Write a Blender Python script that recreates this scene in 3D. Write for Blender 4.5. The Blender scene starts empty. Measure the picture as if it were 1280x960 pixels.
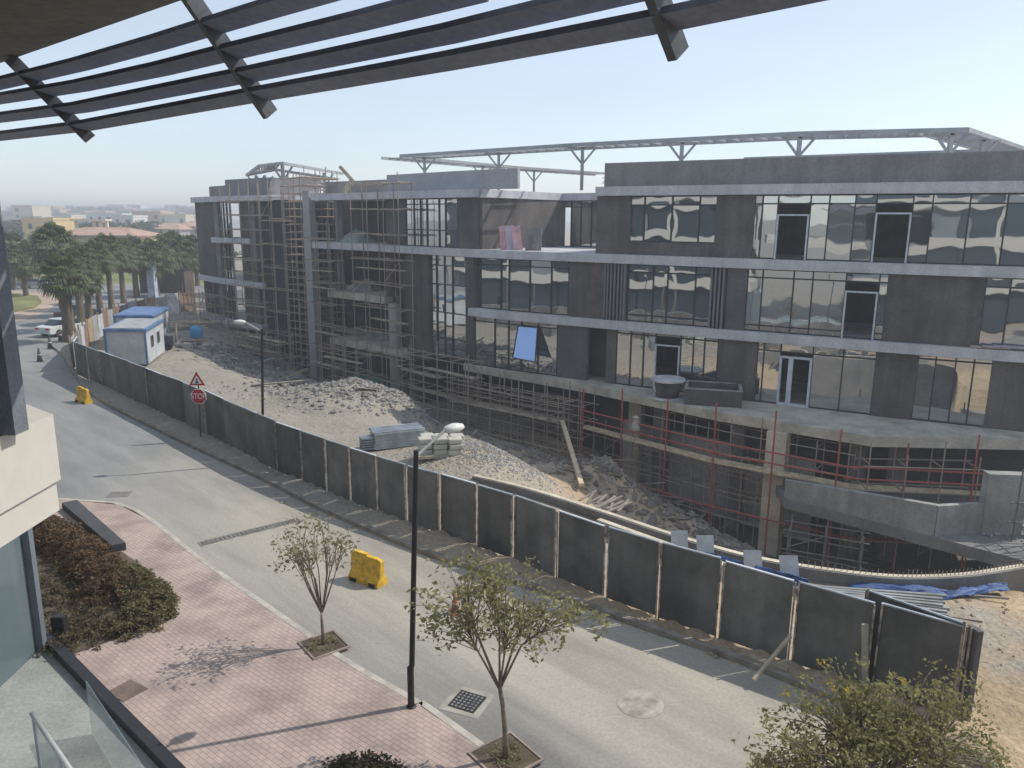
import bpy, math, random
import numpy as np
from mathutils import Vector, Matrix
random.seed(7); rng = np.random.default_rng(7)
SC = bpy.context.scene; COL = SC.collection
rad = math.radians

# ------------------------------------------------------------------ camera
F = 960.; PIT = rad(12.1); ROL = rad(0.5); H = 10.
cp, sp = math.cos(PIT), math.sin(PIT); cr, sr = math.cos(ROL), math.sin(ROL)
FW = Vector((0, cp, -sp)); R0 = Vector((1, 0, 0)); U0 = Vector((0, sp, cp))
RT = cr*R0 + sr*U0; UP = -sr*R0 + cr*U0
cam = bpy.data.objects.new('camera', bpy.data.cameras.new('camera')); COL.objects.link(cam)
cam.data.sensor_width = 36; cam.data.lens = 36*F/1280; cam.data.clip_start = .05; cam.data.clip_end = 6000
M = Matrix((RT, UP, -FW)).transposed().to_4x4(); M.translation = (0, 0, H); cam.matrix_world = M
SC.camera = cam

def ray(x, y): return FW + RT*((x-640)/F) - UP*((y-480)/F)
def G(x, y, z=0.):
    d = ray(x, y); s = (z-H)/d.z; return Vector((d.x*s, d.y*s, z))
def D(x, y, Y):
    d = ray(x, y); s = Y/d.y; return Vector((d.x*s, Y, H+d.z*s))

# ------------------------------------------------------------------ materials
def newmat(n):
    m = bpy.data.materials.new(n); m.use_nodes = True
    nt = m.node_tree; return m, nt, nt.nodes['Principled BSDF']
def noise(nt, scale, detail=6, rough=.6, vec=None, sx=1, sy=1, sz=1, rz=0):
    tc = nt.nodes.new('ShaderNodeTexCoord'); mp = nt.nodes.new('ShaderNodeMapping')
    mp.inputs['Scale'].default_value = (sx, sy, sz)
    src = tc.outputs['Object' if vec is None else vec]
    if rz:
        m0 = nt.nodes.new('ShaderNodeMapping'); m0.inputs['Rotation'].default_value = (0, 0, rz); nt.links.new(src, m0.inputs[0]); src = m0.outputs[0]
    nt.links.new(src, mp.inputs[0])
    n = nt.nodes.new('ShaderNodeTexNoise'); n.inputs['Scale'].default_value = scale
    n.inputs['Detail'].default_value = detail; n.inputs['Roughness'].default_value = rough
    nt.links.new(mp.outputs[0], n.inputs[0]); return n.outputs[0]
def ramp(nt, fac, a, b, pos=(.35, .65)):
    r = nt.nodes.new('ShaderNodeValToRGB'); r.color_ramp.elements[0].position = pos[0]; r.color_ramp.elements[1].position = pos[1]
    r.color_ramp.elements[0].color = (*a, 1); r.color_ramp.elements[1].color = (*b, 1)
    nt.links.new(fac, r.inputs[0]); return r.outputs[0]
def mix(nt, fac, a, b, mode='MIX'):
    m = nt.nodes.new('ShaderNodeMix'); m.data_type = 'RGBA'; m.blend_type = mode
    for s, v in ((m.inputs[0], fac), (m.inputs[6], a), (m.inputs[7], b)):
        if hasattr(v, 'links'): nt.links.new(v, s)
        elif isinstance(v, tuple): s.default_value = (*v, 1)
        else: s.default_value = v
    return m.outputs[2]
def bump(nt, b, h, strength=.3, dist=.02):
    n = nt.nodes.new('ShaderNodeBump'); n.inputs['Strength'].default_value = strength; n.inputs['Distance'].default_value = dist
    nt.links.new(h, n.inputs['Height']); nt.links.new(n.outputs[0], b.inputs['Normal'])
MAT = {}
def mat(n, c, rough=.85, var=.25, scale=1.5, metal=0, bmp=0, bscale=20, spec=.3, fine=.12):
    """weathered surface: base colour with broad blotches and fine speckle"""
    if n in MAT: return MAT[n]
    m, nt, b = newmat(n)
    lo = tuple(x*(1-var) for x in c); hi = tuple(min(1, x*(1+var)) for x in c)
    a = ramp(nt, noise(nt, scale), lo, hi)
    if fine:
        f = ramp(nt, noise(nt, scale*18, 3), (1-fine,)*3, (1+fine,)*3)
        a = mix(nt, 1., a, f, 'MULTIPLY')
    nt.links.new(a, b.inputs['Base Color']); b.inputs['Roughness'].default_value = rough
    b.inputs['Metallic'].default_value = metal; b.inputs['Specular IOR Level'].default_value = spec
    if bmp: bump(nt, b, noise(nt, bscale, 5), bmp, .03)
    MAT[n] = m; return m
def leafmat(n, a, b_, trans=.35):
    if n in MAT: return MAT[n]
    m, nt, b = newmat(n)
    c = ramp(nt, noise(nt, 2.2, 3), a, b_, (.3, .7))
    nt.links.new(c, b.inputs['Base Color']); b.inputs['Roughness'].default_value = .6; b.inputs['Specular IOR Level'].default_value = .25
    t = nt.nodes.new('ShaderNodeBsdfTranslucent'); nt.links.new(c, t.inputs[0])
    mx = nt.nodes.new('ShaderNodeMixShader'); mx.inputs[0].default_value = trans
    nt.links.new(b.outputs[0], mx.inputs[1]); nt.links.new(t.outputs[0], mx.inputs[2])
    nt.links.new(mx.outputs[0], nt.nodes['Material Output'].inputs[0])
    MAT[n] = m; return m

wall_m = mat('dark_render', (.118, .107, .10), .9, .24, .5, bmp=.1)
def streaks(m, lo=.78):
    nt = m.node_tree; b = nt.nodes['Principled BSDF']; l = b.inputs['Base Color'].links[0]; src = l.from_socket
    st = ramp(nt, noise(nt, 1.6, 6, .6, None, 1, 1, .09), (lo,)*3, (1.06,)*3, (.38, .60))
    nt.links.new(mix(nt, 1., src, st, 'MULTIPLY'), b.inputs['Base Color'])
streaks(wall_m)
band_m = mat('slab_band_paint', (.52, .52, .545), .85, .10, .8); streaks(band_m, .9)
para_m = mat('parapet_render', (.21, .205, .21), .9, .12, .5); streaks(para_m, .88)
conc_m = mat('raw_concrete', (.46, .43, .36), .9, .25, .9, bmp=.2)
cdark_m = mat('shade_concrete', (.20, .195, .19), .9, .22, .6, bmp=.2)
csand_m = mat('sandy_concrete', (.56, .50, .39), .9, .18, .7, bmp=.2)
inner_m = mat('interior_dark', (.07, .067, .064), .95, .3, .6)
brick_m = mat('brown_blockwork', (.13, .105, .095), .95, .25, 1.2, bmp=.2)
steel_m = mat('pergola_steel', (.32, .34, .36), .55, .15, 1, metal=.2)
galv_m = mat('galvanised_steel', (.42, .46, .50), .45, .2, 2, metal=.5)
pipe_m = mat('scaffold_pipe', (.36, .29, .235), .65, .45, 3, metal=.1)
redp_m = mat('red_scaffold_pipe', (.40, .10, .09), .65, .35, 3)
plank_m = mat('scaffold_plank', (.40, .34, .26), .9, .3, 2.5)
wood_m = mat('sunny_timber', (.60, .49, .33), .85, .3, 3)
frame_m = mat('window_frame', (.035, .037, .04), .5, .15, 2)
alu_m = mat('pale_door_frame', (.55, .60, .66), .5, .12, 3)
fence_m = mat('hoarding_sheet', (.145, .139, .132), .75, .30, .9, bmp=.15, bscale=2.5, fine=.06); streaks(fence_m, .85)
def panelvar(m, lo=.72, hi=1.2):
    nt = m.node_tree; b = nt.nodes['Principled BSDF']; src = b.inputs['Base Color'].links[0].from_socket
    oi = nt.nodes.new('ShaderNodeObjectInfo'); r = ramp(nt, oi.outputs['Random'], (lo,)*3, (hi,)*3, (0, 1)); nt.links.new(mix(nt, 1., src, r, 'MULTIPLY'), b.inputs['Base Color'])
panelvar(fence_m)
post_m = mat('weathered_post', (.30, .265, .23), .8, .75, 4, fine=.4)
black_m = mat('black_paint', (.025, .025, .027), .5, .2, 2)
lamp_m = mat('lamp_head_white', (.62, .62, .58), .4, .08, 2)
yel_m = mat('barrier_yellow', (.64, .39, .045), .6, .28, 5, fine=.2)
red_m = mat('sign_red', (.42, .03, .05), .5, .08, 2)
white_m = mat('sign_white', (.80, .80, .78), .5, .05, 2)
kerb_m = mat('kerb_stone', (.26, .235, .20), .9, .3, 2.2, bmp=.2)
rub_m = mat('rubble_grey', (.25, .24, .225), .95, .35, 1.4)
beige_m = mat('office_beige', (.56, .53, .48), .75, .03, .35, fine=.03)
blue_m = mat('cabin_blue', (.12, .21, .38), .6, .2, 1.3)
cabin_m = mat('cabin_white', (.50, .53, .56), .6, .14, 1.0)
tarp_m = mat('blue_tarp', (.05, .10, .25), .55, .3, 2, bmp=.6, bscale=5)
soil_m = mat('planter_soil', (.10, .08, .055), .95, .35, 3, bmp=.5)
bark_m = mat('bark', (.22, .18, .14), .9, .3, 6, bmp=.4)
pbark_m = mat('palm_bark', (.17, .135, .10), .95, .35, 5, bmp=.6, bscale=12)
black_hole = mat('drain_dark', (.03, .03, .03), .9, .2, 4)

def glassmat(n, c, rough=.015, metal=.9, wob=.0):
    m, nt, b = newmat(n)
    b.inputs['Base Color'].default_value = (*c, 1); b.inputs['Metallic'].default_value = metal; b.inputs['Roughness'].default_value = rough
    if wob: bump(nt, b, noise(nt, .9, 1, .4), wob, .05)
    MAT[n] = m; return m
mirror_m = glassmat('mirror_glazing', (.55, .565, .575), .02, .95, .09)
oglass_m = glassmat('office_glazing', (.05, .075, .10), .03, .45, .03)
def clearglass(n, c, alpha):
    m, nt, b = newmat(n); b.inputs['Base Color'].default_value = (*c, 1); b.inputs['Roughness'].default_value = .05
    b.inputs['Alpha'].default_value = alpha; MAT[n] = m; return m
balu_m = clearglass('balustrade_glass', (.30, .40, .42), .28)

# ---- ground surfaces
def m_sand():
    m, nt, b = newmat('site_sand')
    a = ramp(nt, noise(nt, .22, 8), (.36, .275, .18), (.52, .40, .265))
    g = ramp(nt, noise(nt, .13, 8), (0, 0, 0), (1, 1, 1), (.47, .60))
    a = mix(nt, g, a, (.34, .31, .27))
    # the lower, trampled middle of the site is grey builders' dust
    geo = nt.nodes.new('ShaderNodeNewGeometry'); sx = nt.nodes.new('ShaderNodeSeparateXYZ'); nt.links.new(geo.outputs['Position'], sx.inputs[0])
    mr = nt.nodes.new('ShaderNodeMapRange'); mr.inputs[1].default_value = 3; mr.inputs[2].default_value = -6; nt.links.new(sx.outputs[0], mr.inputs[0])
    a = mix(nt, mr.outputs[0], a, mix(nt, noise(nt, .5, 6), (.26, .24, .205), (.37, .34, .285)))
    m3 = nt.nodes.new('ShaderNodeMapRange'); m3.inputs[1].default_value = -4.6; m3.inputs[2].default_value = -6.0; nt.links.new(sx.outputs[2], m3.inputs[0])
    a = mix(nt, m3.outputs[0], a, (.17, .155, .135))   # deep court floor: its shade painted into the sand colour
    f = ramp(nt, noise(nt, 9, 5), (.82,)*3, (1.15,)*3); a = mix(nt, 1., a, f, 'MULTIPLY')
    nt.links.new(a, b.inputs['Base Color']); b.inputs['Roughness'].default_value = .95; b.inputs['Specular IOR Level'].default_value = .1
    ad = nt.nodes.new('ShaderNodeMath'); ad.operation = 'ADD'
    nt.links.new(noise(nt, 2.2, 8), ad.inputs[0]); nt.links.new(noise(nt, .8, 4), ad.inputs[1])
    bump(nt, b, ad.outputs[0], .9, .18); return m
def m_road():
    m, nt, b = newmat('dusty_asphalt')
    ang = rad(44)
    st = ramp(nt, noise(nt, .5, 7, .6, None, .10, 1.2, 1, ang), (.235, .23, .215), (.37, .35, .305), (.36, .64))
    # sand drifted over the lane by the hoarding, worn dark lane by the paving
    geo = nt.nodes.new('ShaderNodeNewGeometry'); dp = nt.nodes.new('ShaderNodeVectorMath'); dp.operation = 'DOT_PRODUCT'; dp.inputs[1].default_value = (.63, .775, 0)
    nt.links.new(geo.outputs['Position'], dp.inputs[0])
    ad = nt.nodes.new('ShaderNodeMath'); ad.operation = 'MULTIPLY_ADD'; ad.inputs[1].default_value = 5.0; nt.links.new(noise(nt, .22, 7, .6, None, .3, 1, 1, ang), ad.inputs[0]); nt.links.new(dp.outputs['Value'], ad.inputs[2])
    mr = nt.nodes.new('ShaderNodeMapRange'); mr.inputs[1].default_value = 12.6; mr.inputs[2].default_value = 16.2; nt.links.new(ad.outputs[0], mr.inputs[0])
    a = mix(nt, mr.outputs[0], st, mix(nt, noise(nt, .6, 7), (.36, .335, .28), (.46, .425, .35)))
    # the bend at the left is swept, cooler asphalt
    sx = nt.nodes.new('ShaderNodeSeparateXYZ'); nt.links.new(geo.outputs['Position'], sx.inputs[0])
    m2 = nt.nodes.new('ShaderNodeMapRange'); m2.inputs[1].default_value = -7; m2.inputs[2].default_value = -17; nt.links.new(sx.outputs[0], m2.inputs[0])
    a = mix(nt, m2.outputs[0], a, mix(nt, noise(nt, .3, 7), (.235, .24, .24), (.335, .33, .315)))
    dk = ramp(nt, noise(nt, .35, 8, .65, None, .2, 1, 1, ang), (.70, .71, .74), (1, 1, 1), (.38, .56))
    a = mix(nt, 1., a, dk, 'MULTIPLY')
    f = ramp(nt, noise(nt, 14, 4), (.90,)*3, (1.08,)*3); a = mix(nt, 1., a, f, 'MULTIPLY')
    nt.links.new(a, b.inputs['Base Color']); b.inputs['Roughness'].default_value = .85; b.inputs['Specular IOR Level'].default_value = .25
    bump(nt, b, noise(nt, 30, 4), .25, .01); return m
def m_brick():
    m, nt, b = newmat('pink_pavers')
    tc = nt.nodes.new('ShaderNodeTexCoord'); mp = nt.nodes.new('ShaderNodeMapping'); mp.inputs['Rotation'].default_value = (0, 0, rad(38))
    nt.links.new(tc.outputs['Object'], mp.inputs[0])
    br = nt.nodes.new('ShaderNodeTexBrick'); br.inputs['Scale'].default_value = 1.; br.inputs['Brick Width'].default_value = .22
    br.inputs['Row Height'].default_value = .11; br.inputs['Mortar Size'].default_value = .009; br.inputs['Mortar Smooth'].default_value = .3
    br.inputs['Color1'].default_value = (.44, .345, .31, 1); br.inputs['Color2'].default_value = (.375, .305, .275, 1); br.inputs['Mortar'].default_value = (.25, .20, .18, 1)
    nt.links.new(mp.outputs[0], br.inputs[0])
    dust = ramp(nt, noise(nt, .35, 7), (0, 0, 0), (.55, .55, .55), (.35, .75))
    a = mix(nt, dust, br.outputs[0], (.46, .385, .33))
    st = ramp(nt, noise(nt, .9, 8), (.74, .73, .74), (1.06, 1.05, 1.04), (.36, .58)); a = mix(nt, 1., a, st, 'MULTIPLY')
    nt.links.new(a, b.inputs['Base Color']); b.inputs['Roughness'].default_value = .88; b.inputs['Specular IOR Level'].default_value = .2
    inv = nt.nodes.new('ShaderNodeMath'); inv.operation = 'SUBTRACT'; inv.inputs[0].default_value = 1; nt.links.new(br.outputs[1], inv.inputs[1])
    bump(nt, b, inv.outputs[0], .5, .01); return m
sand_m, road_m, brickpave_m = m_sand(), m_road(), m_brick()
grass_m = mat('lawn_green', (.20, .205, .08), .95, .35, .15, bmp=.4, bscale=3)
apron_m = mat('apron_concrete', (.30, .31, .29), .9, .15, .8)
plaza_m = mat('far_pavement', (.44, .34, .27), .9, .15, .4)
gravel_m = mat('gravel', (.33, .325, .31), .95, .25, 6, bmp=1., bscale=25)

# ------------------------------------------------------------------ mesh helper
class MB:
    def __init__(s): s.v = []; s.f = []
    def add(s, vs, fs):
        o = len(s.v); s.v += [tuple(v) for v in vs]; s.f += [tuple(i+o for i in f) for f in fs]
    def box(s, c, size, rz=0, M=None):
        x, y, z = (k/2 for k in size)
        P = [Vector(p) for p in ((-x,-y,-z),(x,-y,-z),(x,y,-z),(-x,y,-z),(-x,-y,z),(x,-y,z),(x,y,z),(-x,y,z))]
        if M is None: M = Matrix.Rotation(rz, 3, 'Z')
        s.add([M@p+Vector(c) for p in P], [(0,3,2,1),(4,5,6,7),(0,1,5,4),(1,2,6,5),(2,3,7,6),(3,0,4,7)]); return s
    def bar(s, a, b, w, h, up=(0,0,1)):
        a = Vector(a); b = Vector(b); d = b-a; L = d.length; d.normalize(); u = Vector(up)
        if abs(d.dot(u)) > .98: u = Vector((0, 1, 0))
        r = d.cross(u).normalized(); u = r.cross(d)
        return s.box((a+b)/2, (w, L, h), M=Matrix((r, d, u)).transposed())
    def tube(s, pts, rs, n=8, cap=True):
        pts = [Vector(p) for p in pts]
        if not hasattr(rs, '__len__'): rs = [rs]*len(pts)
        o = len(s.v); pr = None
        for i, p in enumerate(pts):
            d = (pts[min(i+1, len(pts)-1)]-pts[max(i-1, 0)]).normalized()
            u = Vector((0, 0, 1)) if abs(d.z) < .95 else Vector((1, 0, 0))
            r = d.cross(u).normalized(); w = r.cross(d)
            for k in range(n):
                a = 2*math.pi*k/n; s.v.append(tuple(p+rs[i]*(math.cos(a)*r+math.sin(a)*w)))
        for i in range(len(pts)-1):
            for k in range(n):
                k2 = (k+1) % n; s.f.append((o+i*n+k, o+i*n+k2, o+(i+1)*n+k2, o+(i+1)*n+k))
        if cap: s.f.append(tuple(o+k for k in range(n))[::-1]); s.f.append(tuple(o+(len(pts)-1)*n+k for k in range(n)))
        return s
    def prism(s, poly, z0, z1):
        n = len(poly); z0s = z0 if hasattr(z0, '__len__') else [z0]*n; z1s = z1 if hasattr(z1, '__len__') else [z1]*n
        a = sum(poly[i][0]*poly[(i+1) % n][1]-poly[(i+1) % n][0]*poly[i][1] for i in range(n))
        idx = list(range(n)) if a > 0 else list(range(n))[::-1]
        V = [(poly[i][0], poly[i][1], z0s[i]) for i in idx]+[(poly[i][0], poly[i][1], z1s[i]) for i in idx]
        s.add(V, [tuple(range(n))[::-1], tuple(range(n, 2*n))]+[(i, (i+1) % n, n+(i+1) % n, n+i) for i in range(n)]); return s
    def sheet(s, poly, z):
        s.add([(p[0], p[1], z) for p in poly], [tuple(range(len(poly)))]); return s
    def lathe(s, c, prof, n=20):
        o = len(s.v)
        for r, z in prof:
            for k in range(n):
                a = 2*math.pi*k/n; s.v.append((c[0]+r*math.cos(a), c[1]+r*math.sin(a), c[2]+z))
        for i in range(len(prof)-1):
            for k in range(n):
                k2 = (k+1) % n; s.f.append((o+i*n+k, o+i*n+k2, o+(i+1)*n+k2, o+(i+1)*n+k))
        s.f.append(tuple(o+k for k in range(n))[::-1]); s.f.append(tuple(o+(len(prof)-1)*n+k for k in range(n))); return s
    def stone(s, c, r):
        q = rng.normal(size=(6, 3))*.12
        base = np.array([(1,0,0),(-1,0,0),(0,1,0),(0,-1,0),(0,0,1),(0,0,-1)], float)*(.75+.5*rng.random((6,1)))+q
        a = rng.random()*6.28; R = np.array([(math.cos(a),-math.sin(a),0),(math.sin(a),math.cos(a),0),(0,0,1)])
        base = (base*np.array([1, .8, .6]))@R.T*r
        s.add([(c[0]+p[0], c[1]+p[1], c[2]+p[2]) for p in base], [(0,2,4),(2,1,4),(1,3,4),(3,0,4),(2,0,5),(1,2,5),(3,1,5),(0,3,5)])
    def build(s, name, m, parent=None, smooth=False, bevel=0):
        me = bpy.data.meshes.new(name); me.from_pydata(s.v, [], s.f); me.materials.append(m)
        if smooth: me.shade_smooth()
        o = bpy.data.objects.new(name, me); COL.objects.link(o)
        if parent: link(o, parent)
        if bevel:
            b = o.modifiers.new('bevel', 'BEVEL'); b.width = bevel; b.segments = 2; b.limit_method = 'ANGLE'
        return o
def link(o, parent):
    o.parent = parent; o.matrix_parent_inverse = Matrix.Translation(-parent.location) if parent.type == 'EMPTY' and parent.parent is None and parent.rotation_euler.z == 0 else parent.matrix_world.inverted()
def tag(o, label=None, cat=None, group=None, kind=None):
    for k, v in (('label', label), ('category', cat), ('group', group), ('kind', kind)):
        if v: o[k] = v
    return o
def thing(name, label, cat, loc=(0, 0, 0), group=None):
    o = bpy.data.objects.new(name, None); COL.objects.link(o); o.location = loc; o.empty_display_size = .2
    return tag(o, label, cat, group)
def struct(name, mb, m): return tag(mb.build(name, m), kind='structure')
UNITS = {}
def pipe(name, a, b, r, m, parent):
    """one straight pipe as an object of its own; all pipes of a kind share one unit mesh"""
    k = m.name
    if k not in UNITS:
        o = MB().tube([(0, 0, 0), (0, 0, 1)], 1, 6).build('pipe', m); UNITS[k] = o.data; bpy.data.objects.remove(o)
    o = bpy.data.objects.new(name, UNITS[k]); COL.objects.link(o); o.parent = parent
    a = Vector(a)-parent.location; b = Vector(b)-parent.location; d = b-a
    o.location = a; o.rotation_mode = 'QUATERNION'; o.rotation_quaternion = d.to_track_quat('Z', 'Y'); o.scale = (r, r, d.length)
    return o

# ------------------------------------------------------------------ curved facade line of the site building
CP = [(-33, 80), (-27.2, 73.2), (-19, 65.9), (-10.8, 58.6), (-2.4, 50.2), (5.2, 45.1), (14.3, 39.6), (22.7, 35.2), (34, 30.2)]
def catmull(P, n=12):
    P = [Vector(p) for p in P]; Q = [P[0]*2-P[1]]+P+[P[-1]*2-P[-2]]; out = []
    for i in range(1, len(Q)-2):
        for k in range(n):
            t = k/n; a, b, c, d = Q[i-1:i+3]
            out.append(.5*((2*b)+(c-a)*t+(2*a-5*b+4*c-d)*t*t+(3*b-a-3*c+d)*t**3))
    return out+[P[-1]]
FPT = catmull(CP); FS = [0.]
for i in range(1, len(FPT)): FS.append(FS[-1]+(FPT[i]-FPT[i-1]).length)
def fp(s, o=0.):
    i = max(0, min(len(FS)-2, int(np.searchsorted(FS, s))-1)); t = (s-FS[i])/(FS[i+1]-FS[i])
    p = FPT[i].lerp(FPT[i+1], t); a = FPT[min(i+2, len(FPT)-1)]-FPT[max(i-1, 0)]; a.normalize()
    return Vector((p.x+a.y*o, p.y-a.x*o))         # o > 0 is towards the road
def S(px, py=330, o=0.):
    d = ray(px, py); best = None
    lo, hi = 0, FS[-1]
    for _ in range(50):
        m = (lo+hi)/2; p = fp(m, o)
        if p.x/p.y < d.x/d.y: lo = m
        else: hi = m
    return (lo+hi)/2
def fbox(mb, s0, s1, o0, o1, z0, z1, step=1.6):
    n = max(1, int(math.ceil((s1-s0)/step))); ss = [s0+(s1-s0)*i/n for i in range(n+1)]
    out = [fp(s, o1) for s in ss]; inn = [fp(s, o0) for s in ss]
    V = []
    for a, b in zip(out, inn): V += [(a.x, a.y, z0), (a.x, a.y, z1), (b.x, b.y, z0), (b.x, b.y, z1)]
    Fc = [(0, 1, 3, 2), tuple(4*n+i for i in (0, 2, 3, 1))]
    for i in range(n):
        k = 4*i; Fc += [(k, k+4, k+5, k+1), (k+1, k+5, k+7, k+3), (k+3, k+7, k+6, k+2), (k+2, k+6, k+4, k)]
    mb.add(V, Fc); return mb

Z1, Z2, Z3, ZR = .5, 4.3, 8.1, 11.85
T = .5
BLD = thing('office_block', 'unfinished dark grey four storey building with pale slab bands and mirrored glazing', 'building', (*fp(S(755)), 0))
def P(name, m): return lambda mb, **k: mb.build(name, m, BLD, **k)
def band(px0, px1, z, o1=.38, o0=-10, m=band_m, t=T, py=330, name='slab_band'):
    return fbox(MB(), S(px0, py), S(px1, py), o0, o1, z-t, z).build(name, m, BLD)
def wall(px0, px1, z0, z1, o1=0., th=.3, m=wall_m, py=330, name='wall'):
    return fbox(MB(), S(px0, py, o1), S(px1, py, o1), o1-th, o1, z0, z1).build(name, m, BLD)
def glazing(px0, px1, z0, z1, edges=None, n=4, o=-.12, transom=(), openings=(), py=330, sag=.006, name='window'):
    """one bay: bulged mirror panes (one mesh), dark mullions, open doorways where panes are missing"""
    s0, s1 = S(px0, py, o), S(px1, py, o)
    E = [s0]+[S(x, py, o) for x in edges]+[s1] if edges else [s0+(s1-s0)*i/n for i in range(n+1)]
    g = MB(); fr = MB(); K = 7
    zs = [z0]+[z0+(z1-z0)*t for t in transom]+[z1]
    opened = []
    for i in range(len(E)-1):
        a, b = fp(E[i], o), fp(E[i+1], o); d = (b-a); w = d.length; d.normalize(); nrm = Vector((d.y, -d.x))
        op = next((q for q in openings if q[0] == i), None)
        for j in range(len(zs)-1):
            za, zb = zs[j], zs[j+1]
            if op and za < z0+op[1]*(z1-z0)-.05: continue
            sg = sag*random.uniform(-1.3, 1.3)*min(1, (zb-za)/1.2)*min(1.2, w/1.2); tl = random.uniform(-.008, .008); tz = random.uniform(-.006, .006)
            V = []; Fc = []
            for u in range(K+1):
                for v in range(K+1):
                    x, y = u/K, v/K; q = sg*16*x*(1-x)*y*(1-y)+tl*(x-.5)*w+tz*(y-.5)*(zb-za)
                    p = a+d*(.02+(w-.04)*x)+nrm*q; V.append((p.x, p.y, za+.02+(zb-za-.04)*y))
            for u in range(K):
                for v in range(K): k = u*(K+1)+v; Fc.append((k, k+K+1, k+K+2, k+1))
            g.add(V, Fc)
        if op: opened.append((a, b, z0, z0+op[1]*(z1-z0), nrm))
    w = g.build(name, mirror_m, BLD, smooth=True)
    for s in E:
        a = fp(s, o+.03); fr.box((a.x, a.y, (z0+z1)/2), (.06, .09, z1-z0-.006), math.atan2(*(fp(s+.1)-fp(s-.1)).yx))
    for z in [z0+.04, z1-.04]+zs[1:-1]: fbox(fr, s0+.03, s1-.03, o-.03, o+.055, z-.035, z+.035)
    f = fr.build('window_frame', frame_m, w)
    return w, opened
def doorframe(q, m=alu_m, r=.05, leaf=False):
    a, b, z0, z1, n = q; mb = MB()
    A = a.lerp(b, .03)+n*.1; B = a.lerp(b, .97)+n*.1
    for p in (A, B): mb.bar((p.x, p.y, z0+.02), (p.x, p.y, z1), r*1.6, r*2.2, (n.x, n.y, 0))
    mb.bar((A.x, A.y, z1-r*.8), (B.x, B.y, z1-r*.8), r*2.2, r*1.6)
    if leaf:
        mb.bar((A.x, A.y, z0+.06), (B.x, B.y, z0+.06), r*2.2, r*2.4)
        C = A.lerp(B, .38)
        for t in (.38, .30): c = A.lerp(B, t); mb.bar((c.x, c.y, z0+.02), (c.x, c.y, z1), r*1.6, r*2.4, (n.x, n.y, 0))
    return mb.build('door_frame', m, BLD)

# slabs -------------------------------------------------------------
band(249, 347, ZR); band(271, 318, Z3); band(251, 333, Z2); band(249, 327, Z1)
band(397, 598, ZR); band(395, 1400, Z3); band(413, 484, Z2, m=conc_m); band(590, 1400, Z2); band(413, 507, Z1, m=conc_m); band(580, 1400, Z1-.004, .1, m=conc_m)
band(745, 1400, ZR)
MB().prism([*[tuple(fp(s, -8.6)) for s in np.linspace(S(598), S(745), 6)], *[tuple(fp(s, -13)) for s in np.linspace(S(745), S(598), 6)]], ZR-T, ZR).build('slab_band', band_m, BLD)
# parapets
wall(752, 1400, ZR, 13.15, .05, .25, para_m, name='parapet')
wall(486, 646, ZR, 13.05, -.3, .25, mat('pale_parapet', (.36, .37, .40), .9, .08, .6), name='parapet')
wall(411, 487, ZR, 12.9, -2.2, .25, mat('tan_parapet', (.27, .25, .23), .9, .15, .6), name='parapet')
wall(288, 344, ZR, 13.4, -1, 5, para_m, name='parapet'); wall(268, 290, ZR, 13., -2, 4, para_m, name='parapet')
# left wing walls
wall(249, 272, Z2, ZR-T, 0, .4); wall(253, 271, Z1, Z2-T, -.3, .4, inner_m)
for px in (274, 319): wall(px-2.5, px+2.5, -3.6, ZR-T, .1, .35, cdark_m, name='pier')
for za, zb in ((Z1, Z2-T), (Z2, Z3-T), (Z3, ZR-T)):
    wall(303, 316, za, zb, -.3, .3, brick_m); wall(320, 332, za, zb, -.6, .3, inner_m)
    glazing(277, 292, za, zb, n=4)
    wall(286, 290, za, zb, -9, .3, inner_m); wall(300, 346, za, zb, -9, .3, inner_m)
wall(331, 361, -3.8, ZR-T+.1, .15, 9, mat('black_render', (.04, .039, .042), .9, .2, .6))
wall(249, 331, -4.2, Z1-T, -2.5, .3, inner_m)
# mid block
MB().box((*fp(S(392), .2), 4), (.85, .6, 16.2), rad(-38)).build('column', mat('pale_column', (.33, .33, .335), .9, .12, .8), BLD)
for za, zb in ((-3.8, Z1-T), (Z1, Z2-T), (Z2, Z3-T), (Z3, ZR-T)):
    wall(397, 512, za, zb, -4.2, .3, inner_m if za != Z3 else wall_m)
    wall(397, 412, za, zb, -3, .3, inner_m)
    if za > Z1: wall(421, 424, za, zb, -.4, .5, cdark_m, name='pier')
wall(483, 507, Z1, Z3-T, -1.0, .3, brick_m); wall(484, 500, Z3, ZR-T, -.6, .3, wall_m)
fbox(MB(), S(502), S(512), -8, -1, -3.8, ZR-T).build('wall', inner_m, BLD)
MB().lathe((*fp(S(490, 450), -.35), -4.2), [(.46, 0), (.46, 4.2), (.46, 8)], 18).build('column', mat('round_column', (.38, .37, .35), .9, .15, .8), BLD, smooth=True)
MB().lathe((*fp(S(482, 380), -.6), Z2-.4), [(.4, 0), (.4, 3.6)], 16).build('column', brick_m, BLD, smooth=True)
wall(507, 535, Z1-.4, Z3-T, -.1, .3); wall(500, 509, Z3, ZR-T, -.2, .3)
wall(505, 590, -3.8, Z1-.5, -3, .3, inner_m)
glazing(509, 573, Z3, ZR-T, edges=[519, 527, 535, 550, 558], transom=(.35, .88))
wall(572, 598, Z3, ZR-T, .02, .3)
glazing(534, 583, Z1, Z3-T, edges=[546, 556, 566], transom=(.2, .45, .72, .9), o=-.3)
wall(582, 592, -1, Z3-T, 0, .4)
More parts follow.
